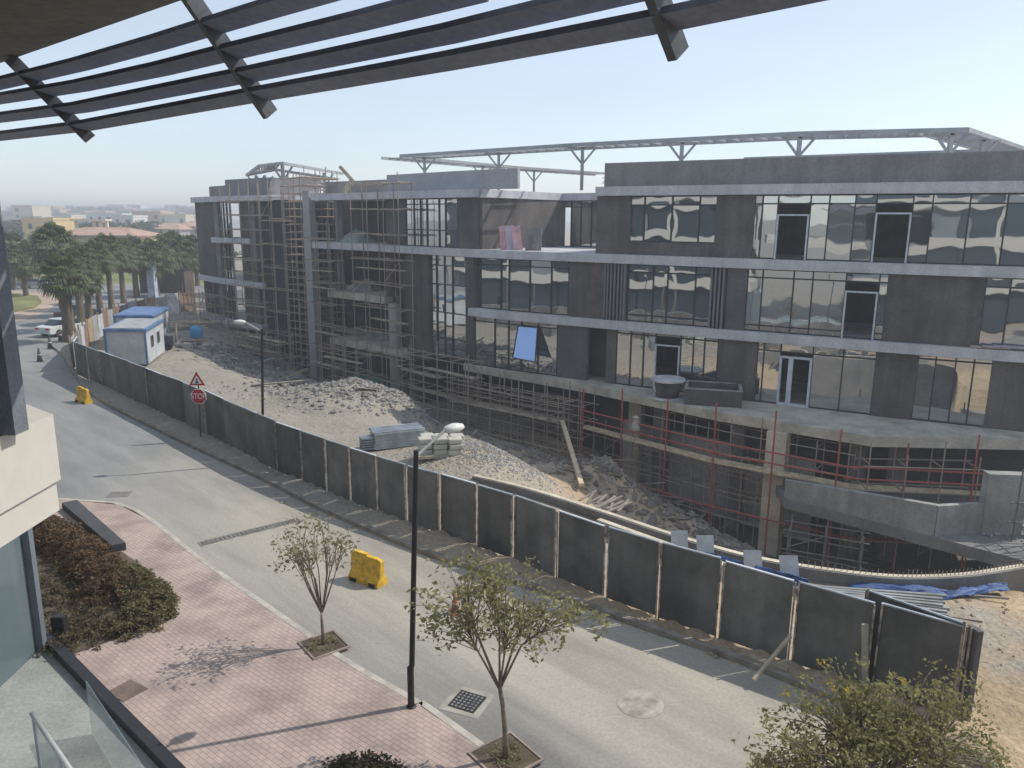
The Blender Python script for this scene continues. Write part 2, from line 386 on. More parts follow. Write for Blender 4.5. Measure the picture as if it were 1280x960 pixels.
# deep roof terrace recess of the top floor between the two blocks
s598, s745 = S(598), S(745)
a, b = fp(s598, 0), fp(s598, -9.0)
MB().bar((a.x+.15, a.y, (Z3+ZR-T)/2), (b.x+.15, b.y, (Z3+ZR-T)/2), .3, ZR-T-Z3-.01).build('wall', wall_m, BLD)
MB().bar((a.x+.31, a.y-.3, ZR-T/2), (b.x+.31, b.y, ZR-T/2), .1, T-.01).build('slab_band', band_m, BLD)
wall(640, 700, Z3, ZR-T, -8.8, .3); glazing(690, 752, Z3, ZR-T, edges=[713, 725, 738], o=-8.7, transom=(.86,), openings=((0, .82),))
# level 2 (between bands Z2 and Z3)
glazing(592, 712, Z2, Z3-T, edges=[601, 627, 637, 663, 690], transom=(.86,), o=-.3)
wall(712, 757, Z2, Z3-T, .0); wall(735, 757, Z2, Z3-T, .06, .05, brick_m)
for grp_ in ((758.5, 762, 766, 770.5, 775, 779.5, 783), (892, 897, 902, 907)):
  fin = MB()
  for px in grp_: p = fp(S(px), .05); fin.box((p.x, p.y, (Z2+Z3-T)/2), (.1, .3, Z3-T-Z2-.01), rad(-32))
  fin.build('fin_screen', mat('grey_fin', (.17, .17, .18), .7, .1, 1), BLD)
wall(757, 786, Z2, Z3-T, -.35, .2, inner_m)
glazing(786, 891, Z2, Z3-T, edges=[818, 836, 871], transom=(.12, .86))
wall(890, 936, Z2, Z3-T, -.15); wall(911, 935, Z2, Z3-T, .03, .15, mat('grey_render', (.12, .117, .12), .9, .2, .5))
w, op = glazing(936, 1113, Z2, Z3-T, edges=[955, 994, 1018, 1060, 1102], transom=(.1, .86), openings=((4, .72),)); [doorframe(q) for q in op]
wall(1113, 1236, Z2, Z3-T, .03); glazing(1236, 1400, Z2, Z3-T, n=5, transom=(.86,))
# level 3 (top)
wall(744, 785, Z3, ZR-T, 0); wall(750, 893, Z3, Z3+.72, .05, .25)
glazing(785, 892, Z3+.72, ZR-T, edges=[803, 837, 871], transom=(.8,))
wall(891, 938, Z3, ZR-T, .02)
w, op = glazing(938, 1400, Z3, ZR-T, edges=[948, 967, 1007, 1030, 1062, 1088, 1133, 1157, 1203, 1249, 1296, 1345], transom=(.86,), openings=((2, .70), (6, .73))); [doorframe(q) for q in op]
# level 1
glazing(592, 697, Z1, Z2-T, edges=[619, 636, 652, 673], transom=(.9,), py=430)
wall(697, 734, Z1, Z2-T, .03, py=430, m=mat('grey_render', (.12, .117, .12))); wall(733, 764, Z1, Z2-T, -1.5, .3, inner_m, py=430); wall(758, 770, Z1, Z2-T, 0, .4, py=430)
w, op = glazing(770, 897, Z1, Z2-T, edges=[788, 804, 819, 850, 866, 880], transom=(.93,), openings=((3, .8),), py=450); [doorframe(q) for q in op]
wall(896, 944, Z1, Z2-T, .03, py=470)
w, op = glazing(944, 1092, Z1, Z2-T, edges=[952, 973, 1013, 1051], transom=(.86,), openings=((2, .80),), py=480); [doorframe(q, leaf=True, r=.07) for q in op]
wall(1091, 1143, Z1, Z2-T, .03, py=490)
glazing(1143, 1237, Z1, Z2-T, edges=[1165, 1190, 1213], transom=(.93,), py=490); wall(1236, 1400, Z1, Z2-T, .03, py=490)
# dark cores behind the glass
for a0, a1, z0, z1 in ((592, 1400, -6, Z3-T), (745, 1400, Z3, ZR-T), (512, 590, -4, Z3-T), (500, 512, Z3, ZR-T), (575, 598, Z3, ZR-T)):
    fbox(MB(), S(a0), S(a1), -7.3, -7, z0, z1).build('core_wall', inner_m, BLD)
# tilted open window with sky-blue reflecting pane
a, b = fp(S(641, 430, .9), .9), fp(S(669, 430, .9), .9); c, d = fp(S(648, 430), .05), fp(S(672, 430), .05)
mb = MB(); mb.add([(a.x, a.y, 1.55), (b.x, b.y, 1.45), (d.x, d.y, 3.45), (c.x, c.y, 3.45)], [(0, 1, 2, 3)])
ow = mb.build('open_window', glassmat('blue_pane', (.36, .50, .78), .08, .8), BLD)
mb = MB()
for p, q in (((a.x, a.y, 1.55), (b.x, b.y, 1.45)), ((b.x, b.y, 1.45), (d.x, d.y, 3.45)), ((d.x, d.y, 3.45), (c.x, c.y, 3.45)), ((c.x, c.y, 3.45), (a.x, a.y, 1.55))): mb.bar(p, q, .06, .06)
mb.build('window_frame', frame_m, ow)

# ground terrace on columns --------------------------------------------------
TE = [(-3.0, 50.5), (4.7, 44.0), (10.6, 37.9), (16.4, 33.6), (23.2, 33.3), (34, 28.6)]
TEV = [Vector(p) for p in TE]
def te(px, py=520, off=0.):
    d = ray(px, py); sl = d.x/d.y
    for a, b in zip(TEV, TEV[1:]):
        if a.x/a.y <= sl <= b.x/b.y:
            lo, hi = 0., 1.
            for _ in range(40):
                m = (lo+hi)/2; p = a.lerp(b, m)
                if p.x/p.y < sl: lo = m
                else: hi = m
            p = a.lerp(b, lo); t = (b-a).normalized(); return Vector((p.x+t.y*off, p.y-t.x*off))
    return TEV[0] if sl < 0 else TEV[-1]
back = [tuple(fp(s, -1)) for s in np.linspace(S(1400), S(588), 14)]
MB().prism(TE+back, .02, Z1).build('terrace_slab', conc_m, BLD)
# columns and lower walls under the terrace
p = te(968, 600, -.12); MB().box((p.x, p.y, -3.2), (.95, .8, 6.42), rad(-36)).build('column', csand_m, BLD)
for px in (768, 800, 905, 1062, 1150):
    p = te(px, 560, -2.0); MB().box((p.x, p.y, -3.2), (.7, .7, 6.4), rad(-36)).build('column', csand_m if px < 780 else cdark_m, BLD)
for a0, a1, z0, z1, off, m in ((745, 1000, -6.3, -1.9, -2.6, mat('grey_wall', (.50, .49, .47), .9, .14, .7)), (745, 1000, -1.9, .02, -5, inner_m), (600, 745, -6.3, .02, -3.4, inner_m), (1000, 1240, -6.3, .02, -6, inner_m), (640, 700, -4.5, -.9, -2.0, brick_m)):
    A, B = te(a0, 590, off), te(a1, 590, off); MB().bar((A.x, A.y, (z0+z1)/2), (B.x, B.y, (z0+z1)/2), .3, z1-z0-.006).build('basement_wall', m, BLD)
# lower floor slab at the right end of the court, with upstand and pier
ZF = -2.6
f0, f1, fm = G(980, 622, ZF), G(1285, 702, ZF), G(1167, 671, ZF)
GS = [tuple(f0.xy), tuple(f1.xy), (34, f1.y-1.5), (34, 36), (f0.x+.4, f0.y+3)]
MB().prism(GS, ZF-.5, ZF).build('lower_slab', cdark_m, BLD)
gw = mat('upstand_concrete', (.30, .295, .28), .9, .2, .7); streaks(gw, .85)
MB().prism([tuple(f0.xy), tuple(fm.xy), (fm.x+.1, fm.y+.25), (f0.x+.1, f0.y+.25)], ZF, [ZF+.85, ZF+1.35, ZF+1.35, ZF+.85]).build('upstand', gw, BLD)
p0, p1 = G(1224, 666, ZF), G(1274, 668, ZF)
MB().bar((fm.x+.02, fm.y+.13, ZF+.66), (p0.x, p0.y, ZF+.66), .25, 1.33).build('wall', gw, BLD)
MB().bar((p0.x+.01, p0.y+.1, (ZF+.02)/2), (p1.x, p1.y+.1, (ZF+.02)/2), .5, -ZF+.0).build('pier', gw, BLD)
MB().bar((p1.x+.3, p1.y, -1.0), (p1.x+.75, p1.y-.1, -1.0), .1, 3.0).build('board', mat('pale_board', (.48, .52, .55), .6, .12, 3), BLD)
MB().bar((f0.x, f0.y+5.5, ZF/2), (34, f0.y-2, ZF/2), .3, -ZF-.02).build('back_wall', inner_m, BLD)
# rooftop pergolas (ladder bands of steel on Y shaped posts) --------------------------
def pergola(label, path, zt, posts, zb, width=2.3, slat=.8):
    t = thing('rooftop_pergola', label, 'pergola', (path[0][0], path[0][1], zb))
    for (a, b) in zip(path, path[1:]):
        A, B = Vector((*a, zt)), Vector((*b, zt)); d = (B-A); L = d.length; d.normalize(); n = Vector((-d.y, d.x, 0))
        for o in (0, width): MB().bar(A+n*o, B+n*o, .12, .22).build('rail', steel_m, t)
        mb = MB()
        for k in range(1, int(L/slat)): c = A+d*(k*slat); mb.bar(c+n*.06, c+n*(width-.06), .09, .1)
        mb.build('slats', steel_m, t)
    for (x, y, z0) in posts:
        mb = MB(); mb.bar((x, y, z0), (x, y, zt-.12), .2, .2, (0, 1, 0)); mb.build('post', steel_m, t)
        mb = MB(); mb.bar((x-.95, y, zt-.16), (x+.95, y, zt-.16), .2, .09)
        for q in (-1, 1): mb.bar((x+q*.08, y, zt-1.05), (x+q*.78, y, zt-.2), .12, .12)
        mb.build('bracket', steel_m, t)
    return t
ZT = 14.6
def gz(px, py): p = G(px, py, ZT); return (p.x, p.y)
front = [gz(500, 195), gz(720, 181), gz(1000, 167), gz(1210, 162)]
def on(px, py): p = gz(px, py); return (p[0]+.35, p[1]+.35, ZR)
pergola('long steel ladder pergola over the roof above the mirrored wing, on Y-shaped posts', front+[gz(1281, 186), (46, 63)], ZT,
        [on(524, 194), on(617, 188), on(722, 181), on(847, 174.5), on(995, 167.5), on(1186, 163), on(1226, 171)], ZR)
pergola('rear rail of the long roof pergola receding behind the pale parapet', [gz(503, 196), gz(600, 205), gz(655, 210), gz(765, 217.5)], ZT,
        [on(598, 205), on(663, 211)], ZR)
pergola('far rail of the roof pergola just showing above the parapet at right', [gz(930, 198.5), gz(1210, 189), gz(1290, 186)], ZT, [on(1226, 190)], ZR)
lp = thing('rooftop_pergola', 'small slatted steel canopy on the roof of the scaffolded left wing', 'pergola', (*gz(330, 212), ZR))
A = [G(308, 219, ZT), G(324, 207.5, ZT), G(353, 204, ZT), G(344, 212, ZT)]
for a, b in ((A[0], A[1]), (A[1], A[2]), (A[2], G(428, 217, ZT)), (A[3], G(420, 224, ZT-1)), (A[0], A[3])): MB().bar(a, b, .2, .25).build('rail', steel_m, lp)
mb = MB()
for k in range(1, 16):
    t = k/16; q = A[0].lerp(A[1], t*2) if t < .5 else A[1].lerp(A[2], t*2-1); mb.bar(q, A[0].lerp(A[3], t) if t < .9 else A[3], .14, .14)
mb.build('slats', steel_m, lp)
for px, py, zz in ((353, 206, ZT), (320, 219, ZT), (331, 219, ZT), (405, 216, ZT-.2), (371, 226, ZT-1)):
    q = G(px, py, zz); MB().bar((q.x, q.y, ZR), q, .28, .28, (0, 1, 0)).build('post', steel_m, lp)
    mb = MB()
    for s_ in (-1, 1): mb.bar((q.x+s_*.1, q.y, zz-1.3), (q.x+s_*.9, q.y, zz-.1), .16, .16)
    mb.build('bracket', steel_m, lp)
# tilted timber Y on the roof
yb = thing('timber_prop', 'crooked forked timber prop standing on the roof edge', 'timber', (*fp(S(430), -1), ZR))
yy = fp(S(432), -1).y
MB().bar(D(430, 240, yy), D(441, 224, yy), .42, .3).build('lower_board', plank_m, yb); MB().bar(D(441, 226, yy), D(425, 208, yy), .36, .25).build('upper_board', plank_m, yb)

# ------------------------------------------------------------------ ground, roads
FENCE = [(-28.86, 50.4), (-28.2, 48.6), (-26.65, 47.0), (-20.6, 41.0), (-14.96, 35.3), (-9.51, 29.5), (-4.66, 25.1), (-.95, 22.25), (1.36, 20.15), (3.82, 18.0), (6.3, 16.15), (9.23, 13.99)]
TIMB = [(-28.86, 49.59), (-32.27, 57.66), (-34.31, 64.12), (-35.6, 69.52), (-35.73, 76.79), (-33.41, 83.06), (-20, 97)]
CW = [(-1.51, 28.1), (.62, 26.63), (3.01, 24.49), (5.42, 22.2), (7.46, 20.75), (10.28, 19.8), (12.58, 19.85), (14.9, 20.5)]
CWC = [tuple(p) for p in catmull(CW, 6)]
COURT = CWC+[(45, 25), (45, 48), (-1, 50.5)]
def segdist(P, pts):
    P = np.asarray(P, float); best = np.full(len(P), 1e9)
    for a, b in zip(pts, pts[1:]):
        a = np.array(a, float); b = np.array(b, float); d = b-a; t = np.clip(((P-a)@d)/(d@d), 0, 1)
        best = np.minimum(best, np.hypot(*(P-(a+t[:, None]*d)).T))
    return best
def inside(P, poly):
    P = np.asarray(P, float); r = np.zeros(len(P), bool); n = len(poly)
    for i in range(n):
        x1, y1 = poly[i]; x2, y2 = poly[(i+1) % n]
        c = ((y1 > P[:, 1]) != (y2 > P[:, 1])) & (P[:, 0] < (x2-x1)*(P[:, 1]-y1)/(y2-y1+1e-12)+x1); r ^= c
    return r
SITE = FENCE+[(60, 14), (60, 110), (-20, 97)]+TIMB[::-1][1:]
_k = [(rng.normal(size=2)*w, rng.random()*6.28, a) for w, a in ((.5, .5), (.9, .35), (1.6, .22), (2.6, .16), (.3, .6))]
def lumps(P): return sum(a*np.sin(P@k+p) for k, p, a in _k)
sm = lambda x: np.clip(x, 0, 1)**2*(3-2*np.clip(x, 0, 1))
def HGT(P):
    P = np.asarray(P, float).reshape(-1, 2); ins = inside(P, SITE); d = np.minimum(segdist(P, FENCE), segdist(P, TIMB))
    h = -3.5*sm((d-6)/13)+.12*lumps(P)*np.clip((d-1)/4, 0, 1)
    # heaps
    for (x, y, r, z) in ((-9.3, 43.5, 4.6, 1.6), (-6.4, 43.8, 3.2, 1.2), (-1.2, 31.3, 3.6, .75), (-2.2, 34.6, 2.2, .6), (-16.5, 56, 4, .9), (-12.5, 47.5, 3, .7), (1.5, 41, 4, .8), (-25.2, 48.6, 1.8, .9)):
        q = np.hypot(P[:, 0]-x, P[:, 1]-y)/r; h = h+z*np.clip(1-q, 0, 1)**1.1
    ic = inside(P, COURT) & (segdist(P, CWC) > .55); le = segdist(P, [COURT[-1], COURT[0]])
    w = sm(le/15)*ic; h = h*(1-w)+(-6.3+.12*lumps(P))*w
    for (x, y, r, z) in ((5, 37.2, 4.2, 2.6), (8.6, 34.2, 3.6, 1.9), (11.6, 31.8, 3.4, 1.3), (15, 27.5, 4, 1.2)):
        q = np.hypot(P[:, 0]-x, P[:, 1]-y)/r; h = h+z*np.clip(1-q, 0, 1)**1.1*ic
    h = np.where(ins, h, 0.); return h
# kerb side verge of the hoarding is loose dirt
X0, X1, Y0, Y1 = -40., 46., 10., 90.
nx, ny = int((X1-X0)/.45), int((Y1-Y0)/.45)
gx, gy = np.linspace(X0, X1, nx+1), np.linspace(Y0, Y1, ny+1); PX, PY = np.meshgrid(gx, gy, indexing='ij')
PT = np.stack([PX.ravel(), PY.ravel()], 1); HZ = HGT(PT)
FK = [tuple(G(*p, .0).xy) for p in ((60, 432), (75, 442), (100, 480), (130, 505), (185, 533), (240, 560), (330, 602), (400, 638), (520, 690), (600, 716), (700, 750), (800, 786), (940, 836))]+[(8.6, 12.9), (13, 7.5)]
verge = inside(PT, FK+FENCE[::-1]); dv = segdist(PT, FK); df = segdist(PT, FENCE)
HZ = np.where(verge, np.where(dv < .3, -.03, .13)*np.clip(np.abs(dv-.3)/.25, 0, 1)+np.clip(dv/.6-.4, 0, 1)*(.05*lumps(PT*2.1)+.05), HZ)
edge = (PX.ravel() <= X0+.01) | (PX.ravel() >= X1-.01) | (PY.ravel() <= Y0+.01) | (PY.ravel() >= Y1-.01); HZ = np.where(edge, 0, HZ)
# the sheet tucks itself into the thickness of the curved wall, so its drop into the court stays hidden
PT = PT.copy(); dw = segdist(PT, CWC); ic_ = inside(PT, COURT); CWA = np.array(catmull(CW, 40))[:, :2]
TW = np.gradient(CWA, axis=0); TW /= np.linalg.norm(TW, axis=1)[:, None]; NW = np.stack([-TW[:, 1], TW[:, 0]], 1)
for i in np.where(dw < .62)[0]:
    k = int(np.argmin(((CWA-PT[i])**2).sum(1)))
    if 3 < k < len(CWA)-4:
        if ic_[i]: PT[i] = CWA[k]+NW[k]*.17; HZ[i] = min(HZ[i], -6.3 if HGT([CWA[k]+NW[k]*1.2])[0] < -4 else HGT([CWA[k]+NW[k]*1.2])[0])
        elif dw[i] < .45: PT[i] = CWA[k]+NW[k]*.09
mb = MB(); mb.v = [(float(p[0]), float(p[1]), float(h)) for p, h in zip(PT, HZ)]
for i in range(nx):
    for j in range(ny): k = i*(ny+1)+j; mb.f.append((k, k+ny+1, k+ny+2, k+1))
BIG = 3000
mb.add([(-BIG, -BIG, 0), (BIG, -BIG, 0), (BIG, BIG, 0), (-BIG, BIG, 0), (X0, Y0, 0), (X1, Y0, 0), (X1, Y1, 0), (X0, Y1, 0)],
       [(0, 1, 5, 4), (1, 2, 6, 5), (2, 3, 7, 6), (3, 0, 4, 7)])
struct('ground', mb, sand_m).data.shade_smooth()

NK = [tuple(G(*p, 0).xy) for p in ((610, 945), (520, 883), (430, 830), (330, 760), (250, 703), (190, 655), (150, 634), (80, 627))]
near = [(62, -46), (13.2, -1.2)]+NK+[(-30, 28), (-80, 34)]
road = near+[(-95, 60), (-110, 112), (-54, 114.5), (-30, 117), (10, 124), (10, 113), (-20, 108.), (-37, 84), (-38.5, 72), (-37, 64), (-34, 57)]+FK[1:]+[(24, -1.2), (70, -38)]
struct('road', MB().sheet(road, .006), road_m)
# kerbs
def strip(path, w0, w1, z0, z1):
    mb = MB(); L = [Vector(p) for p in path]; V = []
    for i, p in enumerate(L):
        t = (L[min(i+1, len(L)-1)]-L[max(0, i-1)]).normalized(); n = Vector((-t.y, t.x))
        for w, z in ((w0, z0), (w0, z1), (w1, z1), (w1, z0)): q = p+n*w; V.append((q.x, q.y, z))
    Fc = []
    for i in range(len(L)-1):
        k = 4*i
        for a in range(3): Fc.append((k+a, k+a+1, k+a+5, k+a+4))
    mb.add(V, Fc); return mb
FKC = [tuple(p) for p in catmull(FK, 5)]
struct('kerb', strip(FKC, -.02, .16, 0, .15), kerb_m)
NKC = [tuple(p) for p in catmull(near[:-1], 5)]
struct('kerb', strip(NKC, -.12, .03, 0, .085), mat('pale_kerb', (.42, .39, .34), .9, .2, 3))
pl = [tuple(G(*p, .08).xy) for p in ((0, 752), (60, 803), (140, 884), (222, 962))]
pav = near+[(-80, 20), (-30, 18)]+pl+[(-3.5, 9.8), (5, 2.5), (9, -1.2), (56, -50)]
struct('pavement', MB().prism(pav, -.05, .08), brickpave_m)
struct('apron', MB().prism([pl[0], pl[1], pl[2], pl[3], (-3.5, 9.8), (5, 2.5), (2, -1), (-12, 3), (-16, 14)], -.04, .06), apron_m)
tag(MB().bar((*pl[1], .12), (-4.6, 10.85, .12), .22, .32).build('plinth', black_m), 'low dark plinth strip between pink paving and concrete apron', 'plinth')
struct('lawn', MB().sheet([(-130, 118), (-54, 116.5), (-25, 119), (10, 128), (10, 150), (-40, 147), (-130, 150)], .012), grass_m)
struct('path', MB().sheet([tuple(G(*p).xy) for p in ((0, 408), (20, 402), (45, 396), (60, 388), (72, 379), (78, 370), (60, 366), (0, 362))], .014), plaza_m)
isl = [tuple(G(*p).xy) for p in ((0, 392), (20, 390), (42, 386), (52, 379), (47, 372), (20, 369), (0, 369))]
struct('traffic_island', MB().prism(isl, 0, .25), grass_m)

# ------------------------------------------------------------------ road furniture and markings
a, b = G(249, 681), G(374, 650)
dr = thing('channel_drain', 'long narrow grated channel drain across the dusty road', 'drain', ((a.x+b.x)/2, (a.y+b.y)/2, 0))
MB().bar((a.x, a.y, .012), (b.x, b.y, .012), .42, .012).build('channel', mat('drain_frame', (.20, .19, .175)), dr)
mb = MB()
for k in range(24): c = a.lerp(b, (k+.5)/24); mb.bar((c.x, c.y, .021), (c.x+(b-a).x/40, c.y+(b-a).y/40, .021), .26, .006)
mb.build('grate', mat('drain_grate', (.12, .12, .11), .8, .6, 9), dr)
mb = strip([a.xy, b.xy], -.27, -.21, .006, .016); mb.build('edge_rim', mat('pale_kerb', (.4, .38, .33)), dr)
def cover(px, py, w, l, rz, label, m, m2=None, z=.01, ribs=0):
    c = G(px, py, z); t = thing('manhole_cover', label, 'manhole', (c.x, c.y, z))
    MB().box((c.x, c.y, z), (w, l, .012), rz).build('lid', m, t)
    if m2: 
        MB().box((c.x, c.y, z-.003), (w*1.45, l*1.45, .012), rz+.05).build('surround', m2, t)
    if ribs:
        mb = MB()
        R = Matrix.Rotation(rz, 3, 'Z')
        for i in range(ribs):
            for j in range(ribs):
                q = R@Vector((((i+.5)/ribs-.5)*w*.9, ((j+.5)/ribs-.5)*l*.9, 0)); mb.box((c.x+q.x, c.y+q.y, z+.009), (w/ribs*.5, l/ribs*.5, .01), rz)
        mb.build('grate', mat('grate_bars', (.2, .2, .2)), t)
cover(149, 618, .75, .55, .15, 'dark rectangular cover in the road near the pavement corner', mat('drain_frame', (.20, .19, .175)))
cover(159, 863, .62, .55, rad(-32), 'rusty brown square cover set in the pink paving', mat('rust_lid', (.16, .12, .10)), z=.09)
cover(584, 877, .62, .62, rad(-25), 'square iron grate in a cracked concrete surround by the lamp post', black_hole, mat('patch_concrete', (.32, .305, .27), .9, .2, 3), ribs=6)
c = G(800, 880); t = tag(MB().lathe((c.x, c.y, .004), [(.5, 0), (.5, .008), (.42, .012), (.3, .009), (.26, .013)], 28).build('manhole_cover', mat('sandy_lid', (.34, .32, .27), .95, .3, 3)), 'round sand covered manhole in the middle of the road', 'manhole')

def lamp(px, py, lean, armdir, label):
    b = G(px, py, .08); t = thing('street_lamp', label, 'street lamp', b)
    top = b+Vector((lean, 0, 5.55))
    MB().tube([b, b+Vector((0, 0, .9)), b+Vector((lean*.16, 0, .95)), top], [.07, .07, .058, .05], 12).build('pole', black_m, t, smooth=False)
    arm = top+Vector((armdir[0], armdir[1], .28)); MB().tube([top-Vector((0, 0, .12)), arm], .03, 8).build('arm', mat('arm_grey', (.35, .36, .35)), t)
    d = Vector((armdir[0], armdir[1], 0)).normalized(); h = MB().lathe((0, 0, 0), [(.02, -.09), (.11, -.07), (.155, 0), (.13, .07), (.05, .11)], 16)
    R = Matrix((d, Vector((-d.y, d.x, 0)), Vector((0, 0, 1)))).transposed()
    h.v = [tuple(arm+d*.22+R@Vector((v[0]*1.65, v[1]*.9, v[2]*.9))) for v in h.v]; h.build('lamp_head', lamp_m, t, smooth=True)
    MB().lathe(b-Vector((0, 0, .02)), [(.11, 0), (.11, .03), (.08, .05)], 14).build('base_plate', black_m, t)
lamp(514, 883, .20, (.52, .45), 'black street lamp with pale oval head standing on the pink pavement')
lamp(329, 577, .28, (-.62, -.1), 'black street lamp on the dirt verge in front of the hoarding')

# stop sign
b = G(251, 548, .1); st = thing('road_sign', 'stop sign under a red warning triangle on a pole by the hoarding', 'road sign', b)
pt = b+Vector((.1, 0, 2.95)); MB().tube([b, pt], .035, 8).build('pole', mat('sign_pole', (.08, .08, .08)), st)
sc = Vector((b.x+.07, b.y-.06, 2.08)); mb = MB()
def disc(n, r, c, th, rot=0):
    m = MB(); V = [(c.x+r*math.sin(rot+2*math.pi*k/n), c.y, c.z+r*math.cos(rot+2*math.pi*k/n)) for k in range(n)]
    m.add(V+[(v[0], v[1]+th, v[2]) for v in V], [tuple(range(n))[::-1], tuple(range(n, 2*n))]+[(k, (k+1) % n, n+(k+1) % n, n+k) for k in range(n)]); return m
sp1 = disc(8, .37, sc, .02, math.pi/8).build('stop_plate', white_m, st)
disc(8, .345, sc-Vector((0, .006, 0)), .004, math.pi/8).build('red_octagon', red_m, sp1)
cu = bpy.data.curves.new('lettering', 'FONT'); cu.body = 'STOP'; cu.size = .30; cu.align_x = 'CENTER'; cu.align_y = 'CENTER'; cu.extrude = .003
fo = bpy.data.objects.new('lettering', cu); COL.objects.link(fo); bpy.context.view_layer.update()
me = bpy.data.meshes.new_from_object(fo.evaluated_get(bpy.context.evaluated_depsgraph_get())); bpy.data.objects.remove(fo)
me.materials.clear(); me.materials.append(white_m); me.transform(Matrix.Translation(sc-Vector((0, .011, 0)))@Matrix.Rotation(rad(90), 4, 'X')@Matrix.Diagonal((.92, 1.25, 1, 1)))
fo = bpy.data.objects.new('lettering', me); COL.objects.link(fo); link(fo, sp1)
tc = sc+Vector((-.02, 0, .72)); tp = disc(3, .42, tc, .02).build('warning_triangle', red_m, st)
disc(3, .25, tc-Vector((0, .006, 0)), .004).build('white_field', white_m, tp)
mb = disc(3, .1, tc-Vector((0, .011, .05)), .003); mb.v += []; mb.add(disc(6, .045, tc-Vector((0, .011, -.06)), .003).v, disc(6, .045, tc, .003).f); mb.build('pictogram', black_m, tp)

def barrier(px, py, rz, label):
    c = G(px, py); t = thing('traffic_barrier', label, 'barrier', c)
    L = 1.1; prof = [(-.22, 0), (.22, 0), (.22, .14), (.1, .32), (.07, .80), (-.07, .80), (-.1, .32), (-.22, .14)]
    R = Matrix.Rotation(rz, 3, 'Z'); mb = MB()
    xs = [-L/2, -L/2+.12, -L/2+.14, L/2-.14, L/2-.12, L/2]; n = len(prof)
    V = [tuple(R@Vector((x, p[0], p[1]*(1 if 1 <= i <= 4 else .93)))+c) for i, x in enumerate(xs) for p in prof]
    Fc = [tuple(range(n))[::-1], tuple(range(n*(len(xs)-1), n*len(xs)))]
    for i in range(len(xs)-1):
        for k in range(n): Fc.append((i*n+k, i*n+(k+1) % n, (i+1)*n+(k+1) % n, (i+1)*n+k))
    mb.add(V, Fc); mb.build('body', yel_m, t, bevel=.015)
    mb = MB()
    for q in (-.22,): p = R@Vector((q, 0, 0)); mb.box((c.x+p.x, c.y+p.y, .82), (.5, .12, .06), rz)
    mb.build('lug', yel_m, t)
    mb = MB()
    for q in (-.35, .35): p = R@Vector((q, -.245, 0)); mb.box((c.x+p.x, c.y+p.y, .07), (.22, .02, .1), rz)
    mb.build('slot', black_hole, t)
barrier(460, 727, rad(-32), 'yellow plastic barrier alone in the middle of the road')
barrier(105, 503, rad(-35), 'yellow plastic barrier against the kerb near the road bend')
def cone(px, py, h, label, m):
    c = G(px, py); t = thing('traffic_cone', label, 'traffic cone', c, 'cones and bollards in the road')
    MB().lathe(c+Vector((0, 0, .03)), [(h*.2, 0), (h*.06, h-.03), (h*.03, h-.02)], 14).build('body', m, t, smooth=True)
    MB().box(c+Vector((0, 0, .016)), (h*.55, h*.55, .03)).build('base', m, t)
    MB().lathe(c+Vector((0, 0, h*.5)), [(h*.135, 0), (h*.10, h*.18)], 14).build('stripe', white_m, t)
om = mat('cone_orange', (.46, .13, .08), .6, .15, 3)
cone(569, 766, .55, 'faded orange cone beyond the leafy tree on the road', om)
dm = mat('dark_bollard', (.10, .09, .09), .7, .2, 3)
for px, py, w in ((50, 452, 'nearest'), (63, 436, 'middle'), (76, 426, 'farthest')): cone(px, py, .95, f'dark cone on the bend, {w} of three in a row', dm)

# ------------------------------------------------------------------ hoarding
fpath = catmull(FENCE, 10); fs = [0.]
for i in range(1, len(fpath)): fs.append(fs[-1]+(fpath[i]-fpath[i-1]).length)
def fpt(s):
    i = max(0, min(len(fs)-2, int(np.searchsorted(fs, s))-1)); return fpath[i].lerp(fpath[i+1], (s-fs[i])/(fs[i+1]-fs[i]))
def fsx(px, py):
    d = ray(px, py); sl = d.x/d.y; lo, hi = 0, fs[-1]
    for _ in range(40):
        m = (lo+hi)/2; p = fpt(m)
        if p.x/p.y < sl: lo = m
        else: hi = m
    return lo
HF = thing('hoarding_fence', 'long dark sheet hoarding curving along the road in front of the site', 'fence', (*fpt(fsx(550, 640)), 0))
cuts = [fsx(*q) for q in ((346, 560), (377, 570), (408, 590), (438, 600), (472, 615), (509, 630), (550, 640), (596, 660), (641, 680), (695, 690), (757, 710), (823, 730), (899, 760), (990, 790), (1090, 820), (1199, 860))]
left = np.linspace(0, cuts[0], 13)[:-1]; cuts = list(left)+cuts; NL = len(left)
for i in range(len(cuts)-1):
    g = .02 if i < NL else .065
    a, b = fpt(cuts[i]+g), fpt(cuts[i+1]-g); j = random.uniform(-.03, .03); h = 2.07+random.uniform(-.03, .03)+(.0 if i >= NL else .08)
    d = (b-a).normalized(); n = Vector((d.y, -d.x)); a = a+n*j; b = b-n*j
    mb = MB(); zb = .06
    mb.prism([tuple(a), tuple(b), tuple(b-n*.04), tuple(a-n*.04)], zb, [h+random.uniform(-.02, .02)]*2+[h]*2)
    pn = mb.build('panel', fence_m, HF)
    mb = MB(); mb.bar((a.x-n.x*.02, a.y-n.y*.02, h+.012), (b.x-n.x*.02, b.y-n.y*.02, h+.012), .06, .03); mb.build('top_edge', galv_m if i % 3 else alu_m, pn)
for i, s in enumerate(cuts):
    if i < NL and i % 3: continue
    for k in (-1, 1):
        p = fpt(max(0, min(fs[-1], s+k*.055))); q = Vector((p.x+random.uniform(-.02, .02), p.y-.04, 0))
        mb = MB().tube([(q.x, q.y, .02), (q.x+random.uniform(-.02, .02), q.y, 2.08+random.uniform(-.05, .04))], .022, 7); mb.build('post', post_m, HF)
